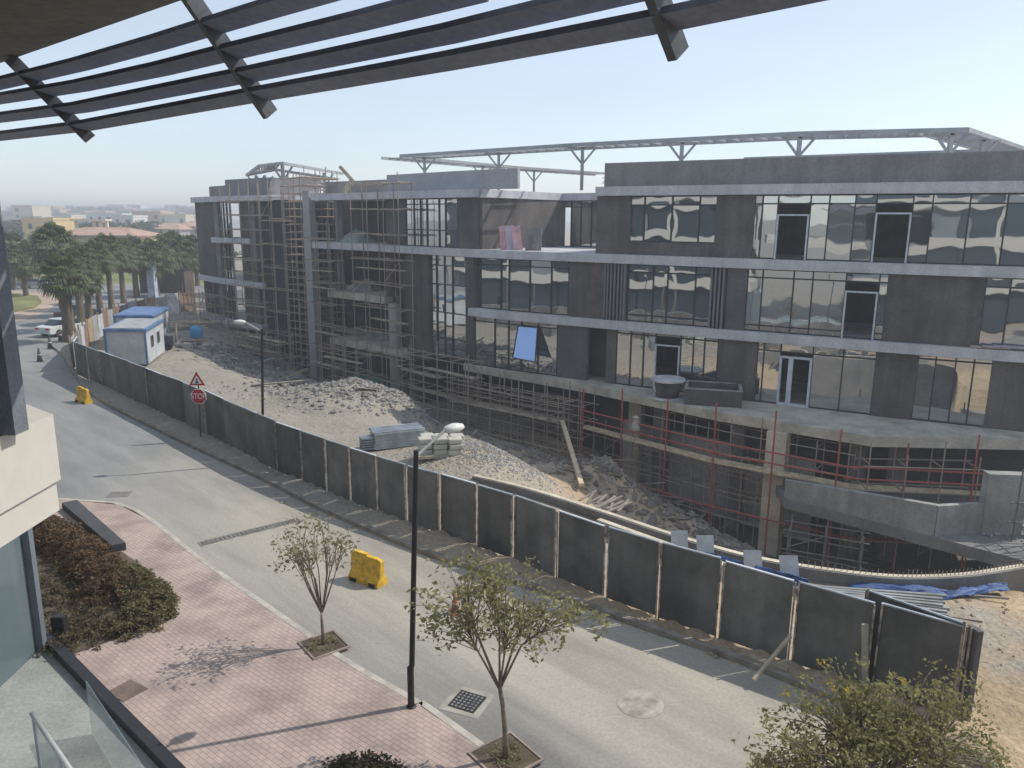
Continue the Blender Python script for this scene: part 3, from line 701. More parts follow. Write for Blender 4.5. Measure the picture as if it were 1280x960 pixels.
e = fpt(fs[-1]); MB().box((e.x+.08, e.y+.02, 1.04), (.12, .3, 2.1), .2).build('post', mat('end_post', (.12, .115, .11)), HF)
HF2 = thing('site_hoarding', 'loose dark sheet panel angled behind the end of the hoarding', 'fence', (*G(1150, 765, 2.1).xy, 0))
a, b = G(1082, 738, 2.12), G(1207, 781, 2.12); MB().prism([(a.x, a.y), (b.x, b.y), (b.x+.02, b.y+.05), (a.x+.02, a.y+.05)], .05, 2.12).build('panel', fence_m, HF2)
MB().bar((a.x, a.y, 2.14), (b.x, b.y, 2.14), .05, .035).build('top_edge', galv_m, HF2)
for t_ in (.02, .98): q = a.lerp(b, t_); MB().tube([(q.x, q.y-.03, 0), (q.x, q.y-.03, 2.2)], .03, 8).build('post', pipe_m, HF2)
a, b = G(942, 850, .2), G(988, 795, .9); tag(MB().bar(a, b, .07, .07).build('timber_strut', plank_m), 'slanting timber strut propping the hoarding near its right end', 'timber')
a, b = G(936, 820, .18), G(985, 838, .18); tag(MB().bar(a, b, .16, .06).build('timber_board', plank_m), 'grey board lying on the verge at the foot of the hoarding', 'timber')
a = G(1081, 868, 0); b = D(1081, 780, a.y); tag(MB().bar((a.x, a.y, 0), b, .13, .05, (0, 1, 0)).build('timber_stake', mat('pale_stake', (.33, .31, .25))), 'upright pointed stake in front of the hoarding beside the tree crown', 'timber')

# patchwork fence at the far side of the site
TF = thing('timber_fence', 'patchy board fence with brown and white sheets round the far side of the site', 'fence', (-34, 64, 0))
tpath = catmull(TIMB, 8); tl = [0.]
for i in range(1, len(tpath)): tl.append(tl[-1]+(tpath[i]-tpath[i-1]).length)
def tpt(s):
    i = max(0, min(len(tl)-2, int(np.searchsorted(tl, s))-1)); return tpath[i].lerp(tpath[i+1], (s-tl[i])/(tl[i+1]-tl[i]))
PC = [mat('sheet_brown', (.26, .17, .13)), mat('sheet_grey', (.36, .36, .36)), mat('sheet_white', (.50, .52, .55)), mat('sheet_ply', (.40, .30, .2)), mat('sheet_slate', (.24, .25, .27))]
for k in range(int(tl[-1]/1.9)):
    a, b = tpt(k*1.9+.06), tpt(k*1.9+1.84)
    MB().bar((a.x, a.y, 1.15), (b.x, b.y, 1.15), .05, 1.9+random.uniform(-.25, .2)).build('panel', PC[[1, 0, 4, 2, 0, 3, 1, 2, 0][k % 9]], TF)
    p = tpt(k*1.9); MB().bar((p.x, p.y-.06, 0), (p.x+random.uniform(-.08, .08), p.y-.06, 2.35), .09, .09, (0, 1, 0)).build('post', pipe_m, TF)

# ------------------------------------------------------------------ court wall with rebar
cw = thing('retaining_wall', 'curved concrete retaining wall with rebar stubs round the sunken court', 'wall', (7.5, 20.7, 0))
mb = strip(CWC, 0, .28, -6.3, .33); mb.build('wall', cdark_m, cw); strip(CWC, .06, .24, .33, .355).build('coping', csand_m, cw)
mb = MB(); L = [Vector(p) for p in CWC]
for i in range(len(L)-18, len(L)-1):
    for t_ in (0, .33, .66): q = L[i].lerp(L[i+1], t_); mb.tube([(q.x, q.y+.12, .36), (q.x+.01, q.y+.12, .36+random.uniform(.1, .2))], .012, 5)
r = mb.build('rebar', pipe_m, cw); r['kind'] = 'stuff'
lw = thing('low_wall', 'short rough concrete wall stub behind the hoarding', 'wall', (*G(800, 660).xy, 0))
a, b = G(748, 655, .3), G(905, 712, .3)
MB().bar((a.x, a.y, .0), (b.x, b.y, .0), .3, .9).build('wall', cdark_m, lw); MB().bar((a.x, a.y, .465), (b.x, b.y, .465), .2, .03).build('coping', csand_m, lw)

# ------------------------------------------------------------------ scaffolding
def scaffold(label, pts, z0, z1, depth=1.0, bay=1.8, lift=1.9, m=pipe_m, planks=(), r=.035, ledgers=None, single=False, jitter=.06):
    """standards, ledgers and planks along a ground polyline (x, y)"""
    pts = [Vector(p) for p in pts]; t = thing('scaffold', label, 'scaffold', (*pts[0], z0), 'scaffolds on the building site')
    L = [0.]
    for a, b in zip(pts, pts[1:]): L.append(L[-1]+(b-a).length)
    def at(s, o=0):
        for i in range(len(pts)-1):
            if s <= L[i+1]+1e-6 or i == len(pts)-2:
                a, b = pts[i], pts[i+1]; d = (b-a).normalized(); p = a+d*(s-L[i]); return Vector((p.x-d.y*o, p.y+d.x*o))
    n = max(1, round(L[-1]/bay)); ss = [L[-1]*k/n for k in range(n+1)]
    rows = (0,) if single else (0, depth)
    for s in ss:
        for o in rows:
            p = at(s, o); jz = random.uniform(-.2, .7); pipe('standard', (p.x, p.y, z0), (p.x+random.uniform(-jitter, jitter), p.y, z1+jz), r, m, t)
    zs = ledgers if ledgers else [z0+lift*k for k in range(1, int((z1-z0)/lift)+1)]
    for z in zs:
        for o in rows:
            for i in range(len(pts)-1):
                a, b = at(L[i]+.01, o), at(L[i+1]-.01, o); e = (b-a).normalized()*.3
                pipe('ledger', (a.x-e.x, a.y-e.y, z+random.uniform(-.06, .06)), (b.x+e.x, b.y+e.y, z+random.uniform(-.06, .06)), r*.95, m, t)
        if not single:
            for s in ss: a, b = at(s, -.1), at(s, depth+.1); pipe('transom', (a.x, a.y, z+.05), (b.x, b.y, z+.05), r*.9, m, t)
    if not single and n > 1:
        for k in range(0, n, 2):
            a, b = at(ss[k]), at(ss[min(n, k+1)]); zz = random.choice(zs); pipe('brace', (a.x, a.y, zz-lift*.9), (b.x, b.y, zz), r*.9, m, t)
    for (z, s0, s1, o) in planks:
        a, b = at(s0*L[-1], o), at(s1*L[-1], o); MB().bar((a.x, a.y, z), (b.x, b.y, z+random.uniform(-.1, .1)), .45, .06).build('plank', plank_m, t)
    return t
def off(px0, px1, o, n=2, py=380): return [tuple(fp(s, o)) for s in np.linspace(S(px0, py, o), S(px1, py, o), n)]
hz = lambda x, y: float(HGT([(x, y)])[0])
p = off(234, 258, 3.0, 2, 430); scaffold('cage of dark scaffold poles standing clear of the left wing end', p, -1.8, 3.2, 2.2, 1.0, .9)
scaffold('tall thin scaffold wrapped across the glazed end of the left wing', off(284, 330, 1.2, 2), -3.6, 12.6, 1., 1.5, 1.25, planks=((6.2, .1, .9, .5), (2.2, .2, .95, .5), (-.4, .1, 1, .5)))
scaffold('scaffold against the tall black wall of the left wing', off(332, 360, 1.2, 2), -3.6, 12.3, 1., 2.2, 1.9, planks=((9.9, .3, .9, .4),))
scaffold('dense scaffold tower filling the gap between the wings', off(361, 388, .2, 2), -3.6, 13.6, 3.2, .8, .62, r=.04)
scaffold('rear half of the scaffold tower deep in the gap between the wings', off(363, 392, -5, 2), -3.6, 13.4, 2.0, 1.0, .7, r=.04)
scaffold('scaffold in front of the pale column of the middle block', off(384, 416, 1.4, 2), -3.5, 9.5, 1., 2.2, 1.7, planks=((4.6, 0, .9, .4), (1.0, .1, 1, .4), (-1.6, 0, 1, .4), (5.9, .1, 1, .2)))
scaffold('tall scaffold standing along the rubble strewn open floors', off(443, 501, 1.4, 3), -3.4, 12.4, 1., 2.3, 1.75, planks=((6.4, 0, 1, .4), (2.75, .3, 1, .4), (8.9, 0, .7, .4)))
scaffold('low wide scaffold under the double height glazing', off(497, 585, 2.2, 3, 460), -3.4, 1.2, 1.2, 1.5, 1.1, planks=((-.3, 0, .6, .4), (.1, .35, 1, .6), (-1.5, .1, .8, .5)))
A, B = te(585, 500, .9), te(722, 520, .9)
scaffold('grey scaffold walkway with handrails hung along the terrace edge', [tuple(A), tuple(B)], -4.6, .2, -1.0, 1.9, 1.2, planks=((-1.62, 0, .97, -.4), (-1.62, .02, .9, -.85)), ledgers=[-.95, -.45, -1.55, -3.2])
RP = [tuple(te(x, 560, .8)) for x in (738, 1072)]+[tuple(te(1300, 560, .9))]
RP = [RP[0], tuple(te(900, 560, .9)), RP[1], (23.5, 32.2)]
scaffold('long red scaffold with plank walkway along the terrace front', RP, -6.3, .55, -1.0, 2.9, 1.6, m=redp_m, planks=(), ledgers=[-.85, -1.4, -4.3], single=True, r=.045)
wk = thing('plank_walkway', 'narrow run of scaffold planks hung below the terrace front', 'walkway', (*RP[1], -1.9))
for (a, b) in zip(RP, RP[1:]):
    for o in (.15, .45):
        MB().bar((a[0]+o*.5, a[1]+o, -1.9), (b[0]+o*.5, b[1]+o, -1.9+random.uniform(-.05, .05)), .3, .09).build('plank', wood_m, wk)
A, B, C = te(742, 600, -.9), te(905, 600, -.9), te(960, 600, -.9)
scaffold('grey scaffold standing in the court against the basement wall', [tuple(A), tuple(B), tuple(C)], -6.3, -2.1, -.9, 1.3, 1.3)
scaffold('grey scaffold tower in the dark court right of the sandy column', [(12.0, 31.0), (14.6, 29.8)], -6.2, -2.9, 1.2, 1.2, .8, m=mat('dull_pipe', (.15, .145, .14), .7, .3, 3))
scaffold('low pale scaffold on the lower slab in front of the right hand pier', [(p1.x-.8, p1.y-1.6), (p1.x+3.5, p1.y-1.8)], ZF, -.2, .9, 1.6, .8, m=mat('dull_pipe', (.15, .145, .14), .7, .3, 3))

A, B = te(600, 520, .2), te(745, 540, .2)
scaffold('dense rusty scaffold filling the shade under the terrace scaffold walkway', [tuple(A), tuple(B)], -5.2, .0, -1.4, 1.1, .95, r=.028)
A, B, C = te(800, 560, -1.2), te(940, 560, -1.2), te(1062, 560, -1.2)
scaffold('rusty prop scaffold in the shade behind the red scaffold', [tuple(A), tuple(B), tuple(C)], -6.2, .0, -1.3, 1.35, 1.15, r=.028)
A, B = te(1075, 560, -.4), te(1215, 560, -.4)
scaffold('rusty scaffold under the terrace at the right end', [tuple(A), tuple(B)], -5.5, .0, -1.2, 1.5, 1.2)
scaffold('brown scaffold standing on the rubble in front of the middle block', off(400, 445, 3.2, 2, 450), -3.2, .6, 1.2, 1.4, 1.1, planks=((-.4, 0, 1, .4),))
scaffold('brown scaffold across the foot of the black wall', off(268, 350, 3.4, 3, 430), -3.4, .4, 1.2, 1.4, 1.1, planks=((-.9, .2, .9, .4), (.1, .5, 1, .3)))

# ------------------------------------------------------------------ site clutter
def onsite(px, py):
    """ground point of the sloping site under a pixel"""
    z = 0.
    for _ in range(40): p = G(px, py, z); z = z*.5+.5*hz(p.x, p.y)
    return Vector((p.x, p.y, hz(p.x, p.y)))
def rubble(name, label, spots, m, rmin, rmax, n, flat=.5):
    mb = MB()
    for (x, y, rr) in spots:
        P_ = np.stack([rng.normal(x, rr, n), rng.normal(y, rr, n)], 1); hh = HGT(P_)
        for (px_, py_), h in zip(P_, hh): mb.stone((px_, py_, h+.02), rmin+(rmax-rmin)*rng.random()**3)
    return tag(mb.build(name, m), label, 'rubble', kind='stuff')
rubble('rubble', 'grey broken concrete rubble heaped in front of the middle block', [(-9.3, 43.5, 1.7), (-6.4, 43.8, 1.3), (-12, 46, 2.2), (-8.5, 47, 2.5)], rub_m, .035, .27, 900)
rubble('debris', 'dark building debris strewn under the left wing scaffold', [(-18, 58, 2.6), (-15, 55, 2.2), (-22, 62, 2.2), (-12, 52, 2)], mat('dark_debris', (.16, .155, .15), .95, .4, 1.2), .08, .4, 420)
rubble('broken_blocks', 'brown broken blocks on the slope under the terrace scaffold', [(0, 42, 2), (3, 40, 1.8), (-3.5, 45, 2.), (6, 36, 1.6), (8.5, 33.6, 1.5), (4.5, 37.5, 1.5), (11.5, 31.3, 1.4), (14.5, 27.5, 1.5)], mat('brown_debris', (.20, .175, .15), .95, .4, 1.2), .07, .36, 300)
rubble('verge_stones', 'loose stones and clods along the dirt verge of the hoarding', [(-12, 31.2, .5), (-8, 27.4, .5), (-5, 24.6, .4), (-2, 22, .35), (1, 19.9, .3), (3.3, 18.1, .25), (5.2, 16.6, .25), (-17, 37, .6), (-21, 40.6, .6)], mat('clods', (.38, .31, .22), .95, .3, 2), .02, .12, 60)
mb = MB(); c = onsite(600, 580)
P_ = np.stack([rng.normal(-1.2, 1.5, 2600), rng.normal(31.5, 1.4, 2600)], 1); hh = HGT(P_)
for (a, b), h in zip(P_, hh): mb.stone((a, b, h+.01), .03+.05*rng.random())
tag(mb.build('gravel', gravel_m), 'pale grey gravel heap just behind the hoarding', 'gravel', kind='stuff')
mb = MB()
for k in range(150):
    q = f0.lerp(f1, random.uniform(.55, 1)); mb.stone((q.x+random.uniform(.4, 4), q.y+random.uniform(.3, 1.6)+.6, ZF+.03), .03+.2*random.random()**3)
tag(mb.build('slab_rubble', rub_m), 'rubble scattered on the lower slab at the right edge', 'rubble', kind='stuff')
# broken planks among debris
mb_m = [plank_m, galv_m, mat('old_plank', (.25, .22, .19))]
for k, (px, py, L, w, tilt, lab) in enumerate(((325, 440, 4.6, .25, .35, 'long grey board leaning over debris below the black wall'), (372, 462, 1.9, .4, .9, 'pale plank leaning upright beside the scaffold tower'),
        (315, 483, 3.6, .3, .05, 'dark beam lying on the dirt in front of the debris'), (345, 478, 2.6, .12, .4, 'thin lath slanting from the debris to the dirt'), (303, 458, 2.8, .2, .25, 'grey board half buried in dark debris'))):
    p = onsite(px, py); a = random.uniform(-.5, .3)
    d = Vector((math.cos(a)*math.cos(tilt), math.sin(a)*math.cos(tilt), math.sin(tilt)))*L; tag(MB().bar(p+Vector((0, 0, .08)), p+d+Vector((0, 0, .08)), w, .07).build('timber_board', mb_m[k % 3]), lab, 'timber')
mb = MB()
for k in range(110):
    c0, r0 = random.choice((((-18, 58), 3), ((-14, 53), 2.5), ((-22, 62), 2.5), ((-9, 46), 2.5), ((2, 41), 2.5), ((6, 36.5), 2)))
    x, y = random.gauss(c0[0], r0), random.gauss(c0[1], r0); z = hz(x, y)+.08; a = random.random()*6.28; t_ = random.uniform(-.1, .5); L = random.uniform(.4, 1.6)
    mb.bar((x, y, z), (x+L*math.cos(a), y+L*math.sin(a), z+L*math.sin(t_)), random.choice((.05, .1, .2)), .04)
tag(mb.build('scrap_timber', mat('old_plank', (.25, .22, .19), .9, .5, 1.5)), 'broken boards and laths strewn over the rubble along the building', 'scrap', kind='stuff')
# stack of steel decking
c = onsite(497, 556); c.z = max(c.z, -.2)
sd = thing('steel_stack', 'blue grey stack of corrugated steel decking sheets', 'steel stack', c)
for k in range(6):
    mb = MB(); rz = .42
    R = Matrix.Rotation(rz, 3, 'Z')
    for j in range(5): q = R@Vector((0, (j-2)*.21, 0)); mb.box(c+q+Vector((random.uniform(-.05, .05), 0, .1+k*.13)), (2.3, .13, .1), rz)
    mb.box(c+Vector((0, 0, .05+k*.13)), (2.3, 1.05, .02), rz); mb.build('sheet', galv_m, sd)
q = R@Vector((-1.15, -.1, 0)); mb = MB()
for k in range(5): mb.box(c+q+Vector((-.2, -.2, .1+k*.11)), (.6, .5, .07), rz)
mb.build('end_sheets', mat('dull_steel', (.22, .25, .28), .5, .2, 2, .4), sd)
c = onsite(551, 566); cb = thing('block_pallet', 'pallet of pale concrete bags beside the gravel heap', 'pallet', c)
for i in range(3):
    for j in range(2):
        for k in range(3): MB().box(c+Vector(((i-1)*.62+random.uniform(-.03, .03), (j-.5)*.5, .14+k*.24)), (.58, .46, .22), .25+random.uniform(-.06, .06)).build('bag', mat('cement_bag', (.46, .45, .39), .9, .15, 2), cb, bevel=.05)
MB().box(c+Vector((0, 0, .0)), (2, 1.1, .12), .25).build('pallet', plank_m, cb)
# prop leaning out of the court
a, b = D(703, 527, 42.5), D(727, 606, 33.5); pr = tag(MB().bar(a, b, .22, .14).build('timber_prop', wood_m), 'long pale timber leaning from the walkway down to the court edge', 'timber')
# loose laths near court edge
ls = thing('lath_pile', 'pile of short grey laths on the sand at the court edge', 'timber pile', G(750, 625))
for k in range(14):
    p = G(735+k*3.4, 622+k*.9+random.uniform(-3, 3), .1+.03*(k % 3)); a = random.uniform(.7, 1.5); d = Vector((math.cos(a), math.sin(a), 0))*random.uniform(.5, .8)
    MB().bar(p-d, p+d, .09, .04).build('lath', mat('old_plank', (.25, .22, .19)), ls)
# white boards leaning on the court wall
for px, py, tone in ((848, 686, 'leftmost of'), (880, 692, 'middle of'), (939, 712, 'second from the right of'), (984, 719, 'rightmost of')):
    p = G(px, py+6, .05); tag(MB().box((p.x, p.y-.1, .38), (.5, .06, .85), M=Matrix.Rotation(rad(-26), 3, 'X')@Matrix.Rotation(-.2, 3, 'Z')).build('board', mat('pale_board', (.48, .52, .55), .6, .12, 3)), f'pale upright sheet leaning on the curved court wall, {tone} four', 'board', 'sheets leaning on the court wall')
# tarps
def tarp(label, quad, m, n=14, amp=.07):
    a, b, c, d = quad; V = []; Fc = []
    for i in range(n+1):
        for j in range(n+1):
            u, v = i/n, j/n; p = a.lerp(b, u).lerp(d.lerp(c, u), v); e = min(u, v, 1-u, 1-v)
            V.append((p.x+random.uniform(-.03, .03), p.y+random.uniform(-.03, .03), p.z+.03+amp*random.random()+.1*min(1, e*4)))
    for i in range(n):
        for j in range(n): k = i*(n+1)+j; Fc.append((k, k+n+1, k+n+2, k+1))
    mb = MB(); mb.add(V, Fc); o = mb.build('tarpaulin', m, smooth=True); s_ = o.modifiers.new('thickness', 'SOLIDIFY'); s_.thickness = .012; return tag(o, label, 'tarpaulin')
tarp('blue tarpaulin bundled along the foot of the curved wall behind the hoarding', (G(880, 708, .02), G(1012, 742, .02), G(1010, 727, .3), G(882, 693, .3)), tarp_m)
tarp('blue tarpaulin stretched on the sand at the right end of the curved wall', (G(1180, 752), G(1262, 740), G(1258, 731), G(1175, 744)), tarp_m)
tarp('torn blue tarpaulin strip between the steel sections and the curved wall', (G(1060, 738), G(1185, 748), G(1185, 740), G(1065, 728)), tarp_m)
a = [onsite(*q) for q in ((440, 478), (485, 487), (486, 474), (445, 466))]
for q in a: q.z += .35
tarp('pale green net sheet over the back of the rubble heap', a, mat('green_net', (.15, .30, .24), .9, .3, 3), amp=.12)
# steel sections
ss_ = thing('steel_sections', 'pile of long grey steel sections lying behind the hoarding end', 'steel pile', G(1090, 750))
for k in range(13):
    a, b = G(985+k*3, 731+k*2.1, .08+.03*(k % 3)), G(1190-random.uniform(0, 12), 745+k*4.0, .08+.05*(k % 2)); MB().bar(a, b, .1, .07).build('section', mat('grey_section', (.30, .31, .31), .5, .25, 2, .4), ss_)
for k, (p, q) in enumerate((((1180, 770), (1228, 777)), ((1185, 742), (1261, 748)))): tag(MB().bar(G(*p, .04), G(*q, .04), .06, .05).build('timber_batten', mat('old_plank', (.25, .22, .19))), ('short dark batten on the sand beside the steel sections', 'thin batten lying on sand by the blue tarpaulin')[k], 'timber')
rubble('sand_clods', 'small clods scattered over the sand at the right', [(13, 18.5, .8), (12, 17.2, .8), (14.5, 18, 1.)], sand_m, .02, .1, 40)
# cabins
def cabin(px0, px1, py, Y, L, label):
    a, b = D(px0, py, Y), D(px1, py, Y); c = thing('site_cabin', label, 'site cabin', ((a.x+b.x)/2, Y+L/2, 0))
    w = (b-a).length; d = Vector((b.x-a.x, b.y-a.y, 0)).normalized(); dd = Vector((-.22, .975, 0)); cx = (a+b)/2+dd*(L/2); cx.z = 0
    def pr(poly, z0, z1, n, m): MB().prism([tuple(x.xy) for x in poly], z0, z1).build(n, m, c)
    A, B, C, E_ = a, b, b+dd*L, a+dd*L
    pr((A, B, C, E_), .15, 2.38, 'wall', cabin_m)
    e = .1; A2, B2, C2, E2 = A-d*e-dd*e, B+d*e-dd*e, C+d*e+dd*e, E_-d*e+dd*e
    pr((A2, B2, C2, E2), 2.38, 2.56, 'roof', blue_m)
    A3, B3, C3, E3 = A+d*.12+dd*.1, B-d*.12+dd*.1, C-d*.12-dd*.1, E_+d*.12-dd*.1
    pr((A3, B3, C3, E3), 2.56, 2.6, 'roof_sheet', mat('cabin_roof_dust', (.33, .35, .36)) if Y < 56 else blue_m)
    for q in (A, B): MB().bar((q.x, q.y-.03, .15), (q.x, q.y-.03, 2.38), .13, .1, (0, 1, 0)).build('corner_post', blue_m, c)
    for t_ in (.3, .65): q = B.lerp(C, t_); MB().box((q.x+.02, q.y, 1.5), (.06, .8, .8), .22).build('window', mirror_m, c)
cabin(133, 183, 435, 51.3, 5.5, 'white site cabin with blue roof edge and dusty grey roof, front one')
cabin(146, 193, 425, 58.5, 6, 'site cabin with all blue roof standing behind the white one')
# timber pile, barrel, sacks
tp_ = thing('timber_pile', 'sunlit pile of loose pale timber near the far fence', 'timber pile', onsite(220, 412))
c0 = onsite(222, 410)
for k in range(26):
    p = c0+Vector((random.uniform(-2.6, 2.6), random.uniform(-2.2, 2.4), .15+.06*(k % 6))); a = random.uniform(-.5, .9); d = Vector((math.cos(a), math.sin(a), random.uniform(-.05, .08)))*random.uniform(.8, 1.9)
    MB().bar(p-d, p+d, .16, .08).build('board', wood_m if k % 3 else plank_m, tp_)
p = onsite(246, 425); bt = thing('water_drum', 'bright blue plastic drum behind scaffold poles at the left wing', 'drum', p)
zz = D(246, 412, p.y).z; MB().lathe((p.x, p.y, zz-.7), [(.45, 0), (.5, .1), (.5, .7), (.46, .9), (.2, 1.0)], 16).build('body', mat('drum_blue', (.06, .28, .55), .5, .1, 2), bt, smooth=True); MB().box((p.x, p.y, (p.z+zz-.7)/2), (.9, .9, zz-.7-p.z)).build('stand', plank_m, bt)
p = onsite(207, 436); tr = thing('site_trolley', 'dark steel trolley parked beside the blue roofed cabin', 'trolley', p)
MB().box(p+Vector((0, 0, .75)), (1.5, 1.3, .7), .2).build('tray', mat('trolley_dark', (.10, .11, .12)), tr)
for i in (-.5, .5): MB().tube([p+Vector((i, -.65, .3)), p+Vector((i, -.5, .3))], .3, 12).build('wheel', black_m, tr)
MB().bar(p+Vector((.8, .2, .6)), p+Vector((.8, .3, 1.9)), .12, .12, (0, 1, 0)).build('handle', pipe_m, tr)
for px, py, lab in ((281, 405, 'crumpled white cloth hanging from the left wing slab edge'),):
    p = fp(S(px, py, .5), .5); mb = MB()
    for k in range(5): mb.bar((p.x+random.uniform(-.2, .2), p.y, .4), (p.x+random.uniform(-.25, .25), p.y-.1, -1.2+random.uniform(-.3, .4)), .22, .05, (0, 1, 0))
    tag(mb.build('cloth', white_m), lab, 'cloth')
p = RP[0]; q = te(806, 510, .75); mb = MB().lathe((q.x, q.y, -1.35), [(.1, 0), (.24, .1), (.2, .45), (.1, .75), (.2, .8), (.03, .9)], 12); tag(mb.build('sack', mat('pale_sack', (.55, .52, .45), .9, .2, 3), smooth=True), 'pale sack slung over the red scaffold rail', 'sack')
# planters on the terrace
def rim_planter(px0, px1, py, Y, d, h, label, m, rz):
    a, b = D(px0, py, Y), D(px1, py, Y); w = (b-a).length; c = Vector(((a.x+b.x)/2, Y+d/2, Z1)); t = thing('planter', label, 'planter', c)
    R = Matrix.Rotation(rz, 3, 'Z')
    for (x, y, sx, sy) in ((0, -d/2, w, .15), (0, d/2, w, .15), (-w/2+.075, 0, .15, d-.15), (w/2-.075, 0, .15, d-.15)): q = R@Vector((x, y, 0)); MB().box(c+q+Vector((0, 0, h/2)), (sx, sy, h), rz).build('side', m, t); MB().box(c+q+Vector((0, 0, h+.025)), (sx+.02, sy+.02, .05), rz).build('rim', mat('planter_rim', (.30, .29, .28)), t)
    MB().box(c+Vector((0, 0, h*.6)), (w-.3, d-.3, .06), rz).build('bed', soil_m, t)
rim_planter(862, 932, 500, 39.2, 2.0, .85, 'square dark rendered planter on the terrace slab', wall_m, rad(-14))
c = D(834, 494, 41.2); c.z = Z1; t = thing('planter', 'round dark planter with white cap and props on the terrace', 'planter', c)
MB().lathe(c, [(.62, 0), (.66, .5), (.72, .95)], 24).build('bowl', wall_m, t, smooth=True); MB().lathe(c+Vector((0, 0, .95)), [(.95, 0), (.95, .1), (.85, .14)], 24).build('cap', mat('plaster_white', (.55, .56, .56)), t)
MB().bar(c+Vector((.75, -.15, .85)), c+Vector((1.1, -.3, 0)), .3, .06).build('prop', plank_m, t); MB().bar(c+Vector((-.85, 0, .95)), c+Vector((-.65, 0, .3)), .1, .06).build('prop', white_m, t); MB().lathe(c, [(1.0, 0), (.95, .05)], 20).build('sheet', mat('plaster_white', (.5, .5, .5)), t)
rim_planter(861, 894, 478, 43.3, 1.0, 1.1, 'second dark planter by the terrace glazing behind the round one', wall_m, rad(-20))
# pink insulation boards leaning on the top terrace wall
for k, px in enumerate((630, 638, 646)):
    p = fp(S(px, 310, -.8), -.8); tag(MB().box((p.x, p.y, Z3+.75), (.55, .1, 1.5), M=Matrix.Rotation(-.28, 3, 'Z')@Matrix.Rotation(rad(-8), 3, 'X')@Matrix.Rotation(rad(-7-2*k), 3, 'Y')).build('insulation_board', mat('pink_board' if k != 1 else 'lilac_board', (.62, .38, .40) if k != 1 else (.48, .44, .52))), f'{("leftmost pink", "middle lilac", "rightmost pink")[k]} board leaning on the roof terrace wall', 'board', 'boards leaning on the roof terrace')
for k, px in enumerate((663, 671)):
    p = fp(S(px, 310, -1.2), -1.2); tag(MB().box((p.x, p.y, Z3+.7), (.6, .1, 1.4), M=Matrix.Rotation(-.28, 3, 'Z')@Matrix.Rotation(rad(-8), 3, 'X')).build('insulation_board', mat('grey_board', (.22, .2, .21))), f'dull grey board leaning on the roof terrace wall, {("left", "right")[k]} of two', 'board', 'boards leaning on the roof terrace')
# debris on the open floors and slab edges
def heap(px, py, o, z, r, h, label, m):
    p = fp(S(px, py, o), o); mb = MB().lathe((p.x, p.y, z), [(r*1.0, 0), (r*.7, h*.4), (r*.3, h*.85), (.05, h)], 14); mb.v = [(v[0]+random.uniform(-.12, .12), v[1]+random.uniform(-.12, .12), max(z, v[2]+random.uniform(-.08, .08))) for v in mb.v]
    tag(mb.build('rubble_heap', m), label, 'rubble')
heap(447, 300, -1.8, Z3, 1.6, 1.0, 'greenish grey heap of rubble on the open top floor', mat('green_rubble', (.30, .36, .34))); heap(455, 360, -1.8, Z2, 1.5, .9, 'grey heap of rubble on the open second floor', rub_m); heap(474, 426, -1.8, Z1, 1.2, .7, 'low heap of rubble on the open first floor', rub_m)
for k, px in enumerate((1240, 1256, 1270)):
    p = fp(S(px, 425, .15), .15); tag(MB().bar((p.x-.8, p.y+.3, Z2+.08+.05*k), (p.x+.7, p.y-.3, Z2+.08+.05*k), .3, .07).build('loose_board', mat('lilac_board2', (.36, .34, .42)) if k else plank_m), f'loose board on the slab edge at right, {("left", "middle", "right")[k]} of three', 'board', 'boards on the slab edge')
rt = thing('rebar_bundle', 'dark bundle of reinforcement on the roof behind the recess', 'rebar', (*fp(S(683), -13), ZR))
pc = fp(S(683), -12.3)
for k in range(16): MB().bar((pc.x-1.9+random.uniform(-.2, .2), pc.y+random.uniform(-.6, .6), ZR+.1+k*.07), (pc.x+1.5, pc.y+random.uniform(-.6, .6), ZR+.12+k*.07), .05, .05).build('bar', pipe_m, rt)
# ------------------------------------------------------------------ foliage
def leaves(centres, radii, n, size, asp=.5, flat=.0):
    """n leaf quads spread round each centre"""
    c = np.repeat(np.asarray(centres, float), n, 0); r = np.repeat(np.asarray(radii, float), n)
    N = len(c); u = rng.normal(size=(N, 3)); u /= np.linalg.norm(u, axis=1)[:, None]; u *= (rng.random(N)**.45)[:, None]; u[:, 2] *= .75
    p = c+u*r[:, None]
    a = rng.normal(size=(N, 3)); a[:, 2] = a[:, 2]*.6-.25; a /= np.linalg.norm(a, axis=1)[:, None]
    b = np.cross(a, rng.normal(size=(N, 3))+np.array([0, 0, flat])); b /= np.linalg.norm(b, axis=1)[:, None]
    s = size*(.6+.8*rng.random(N))[:, None]; a = a*s; b = b*s*asp*.5
    V = np.stack([p, p+a*.45+b, p+a, p+a*.45-b], 1).reshape(-1, 3); Fc = np.arange(4*N).reshape(-1, 4); return V, Fc
def rawmesh(name, V, Fc, m, parent=None):
    me = bpy.data.meshes.new(name); me.from_pydata(V.tolist(), [], Fc.tolist()); me.materials.append(m)
    o = bpy.data.objects.new(name, me); COL.objects.link(o)
    if parent: link(o, parent)
    return o
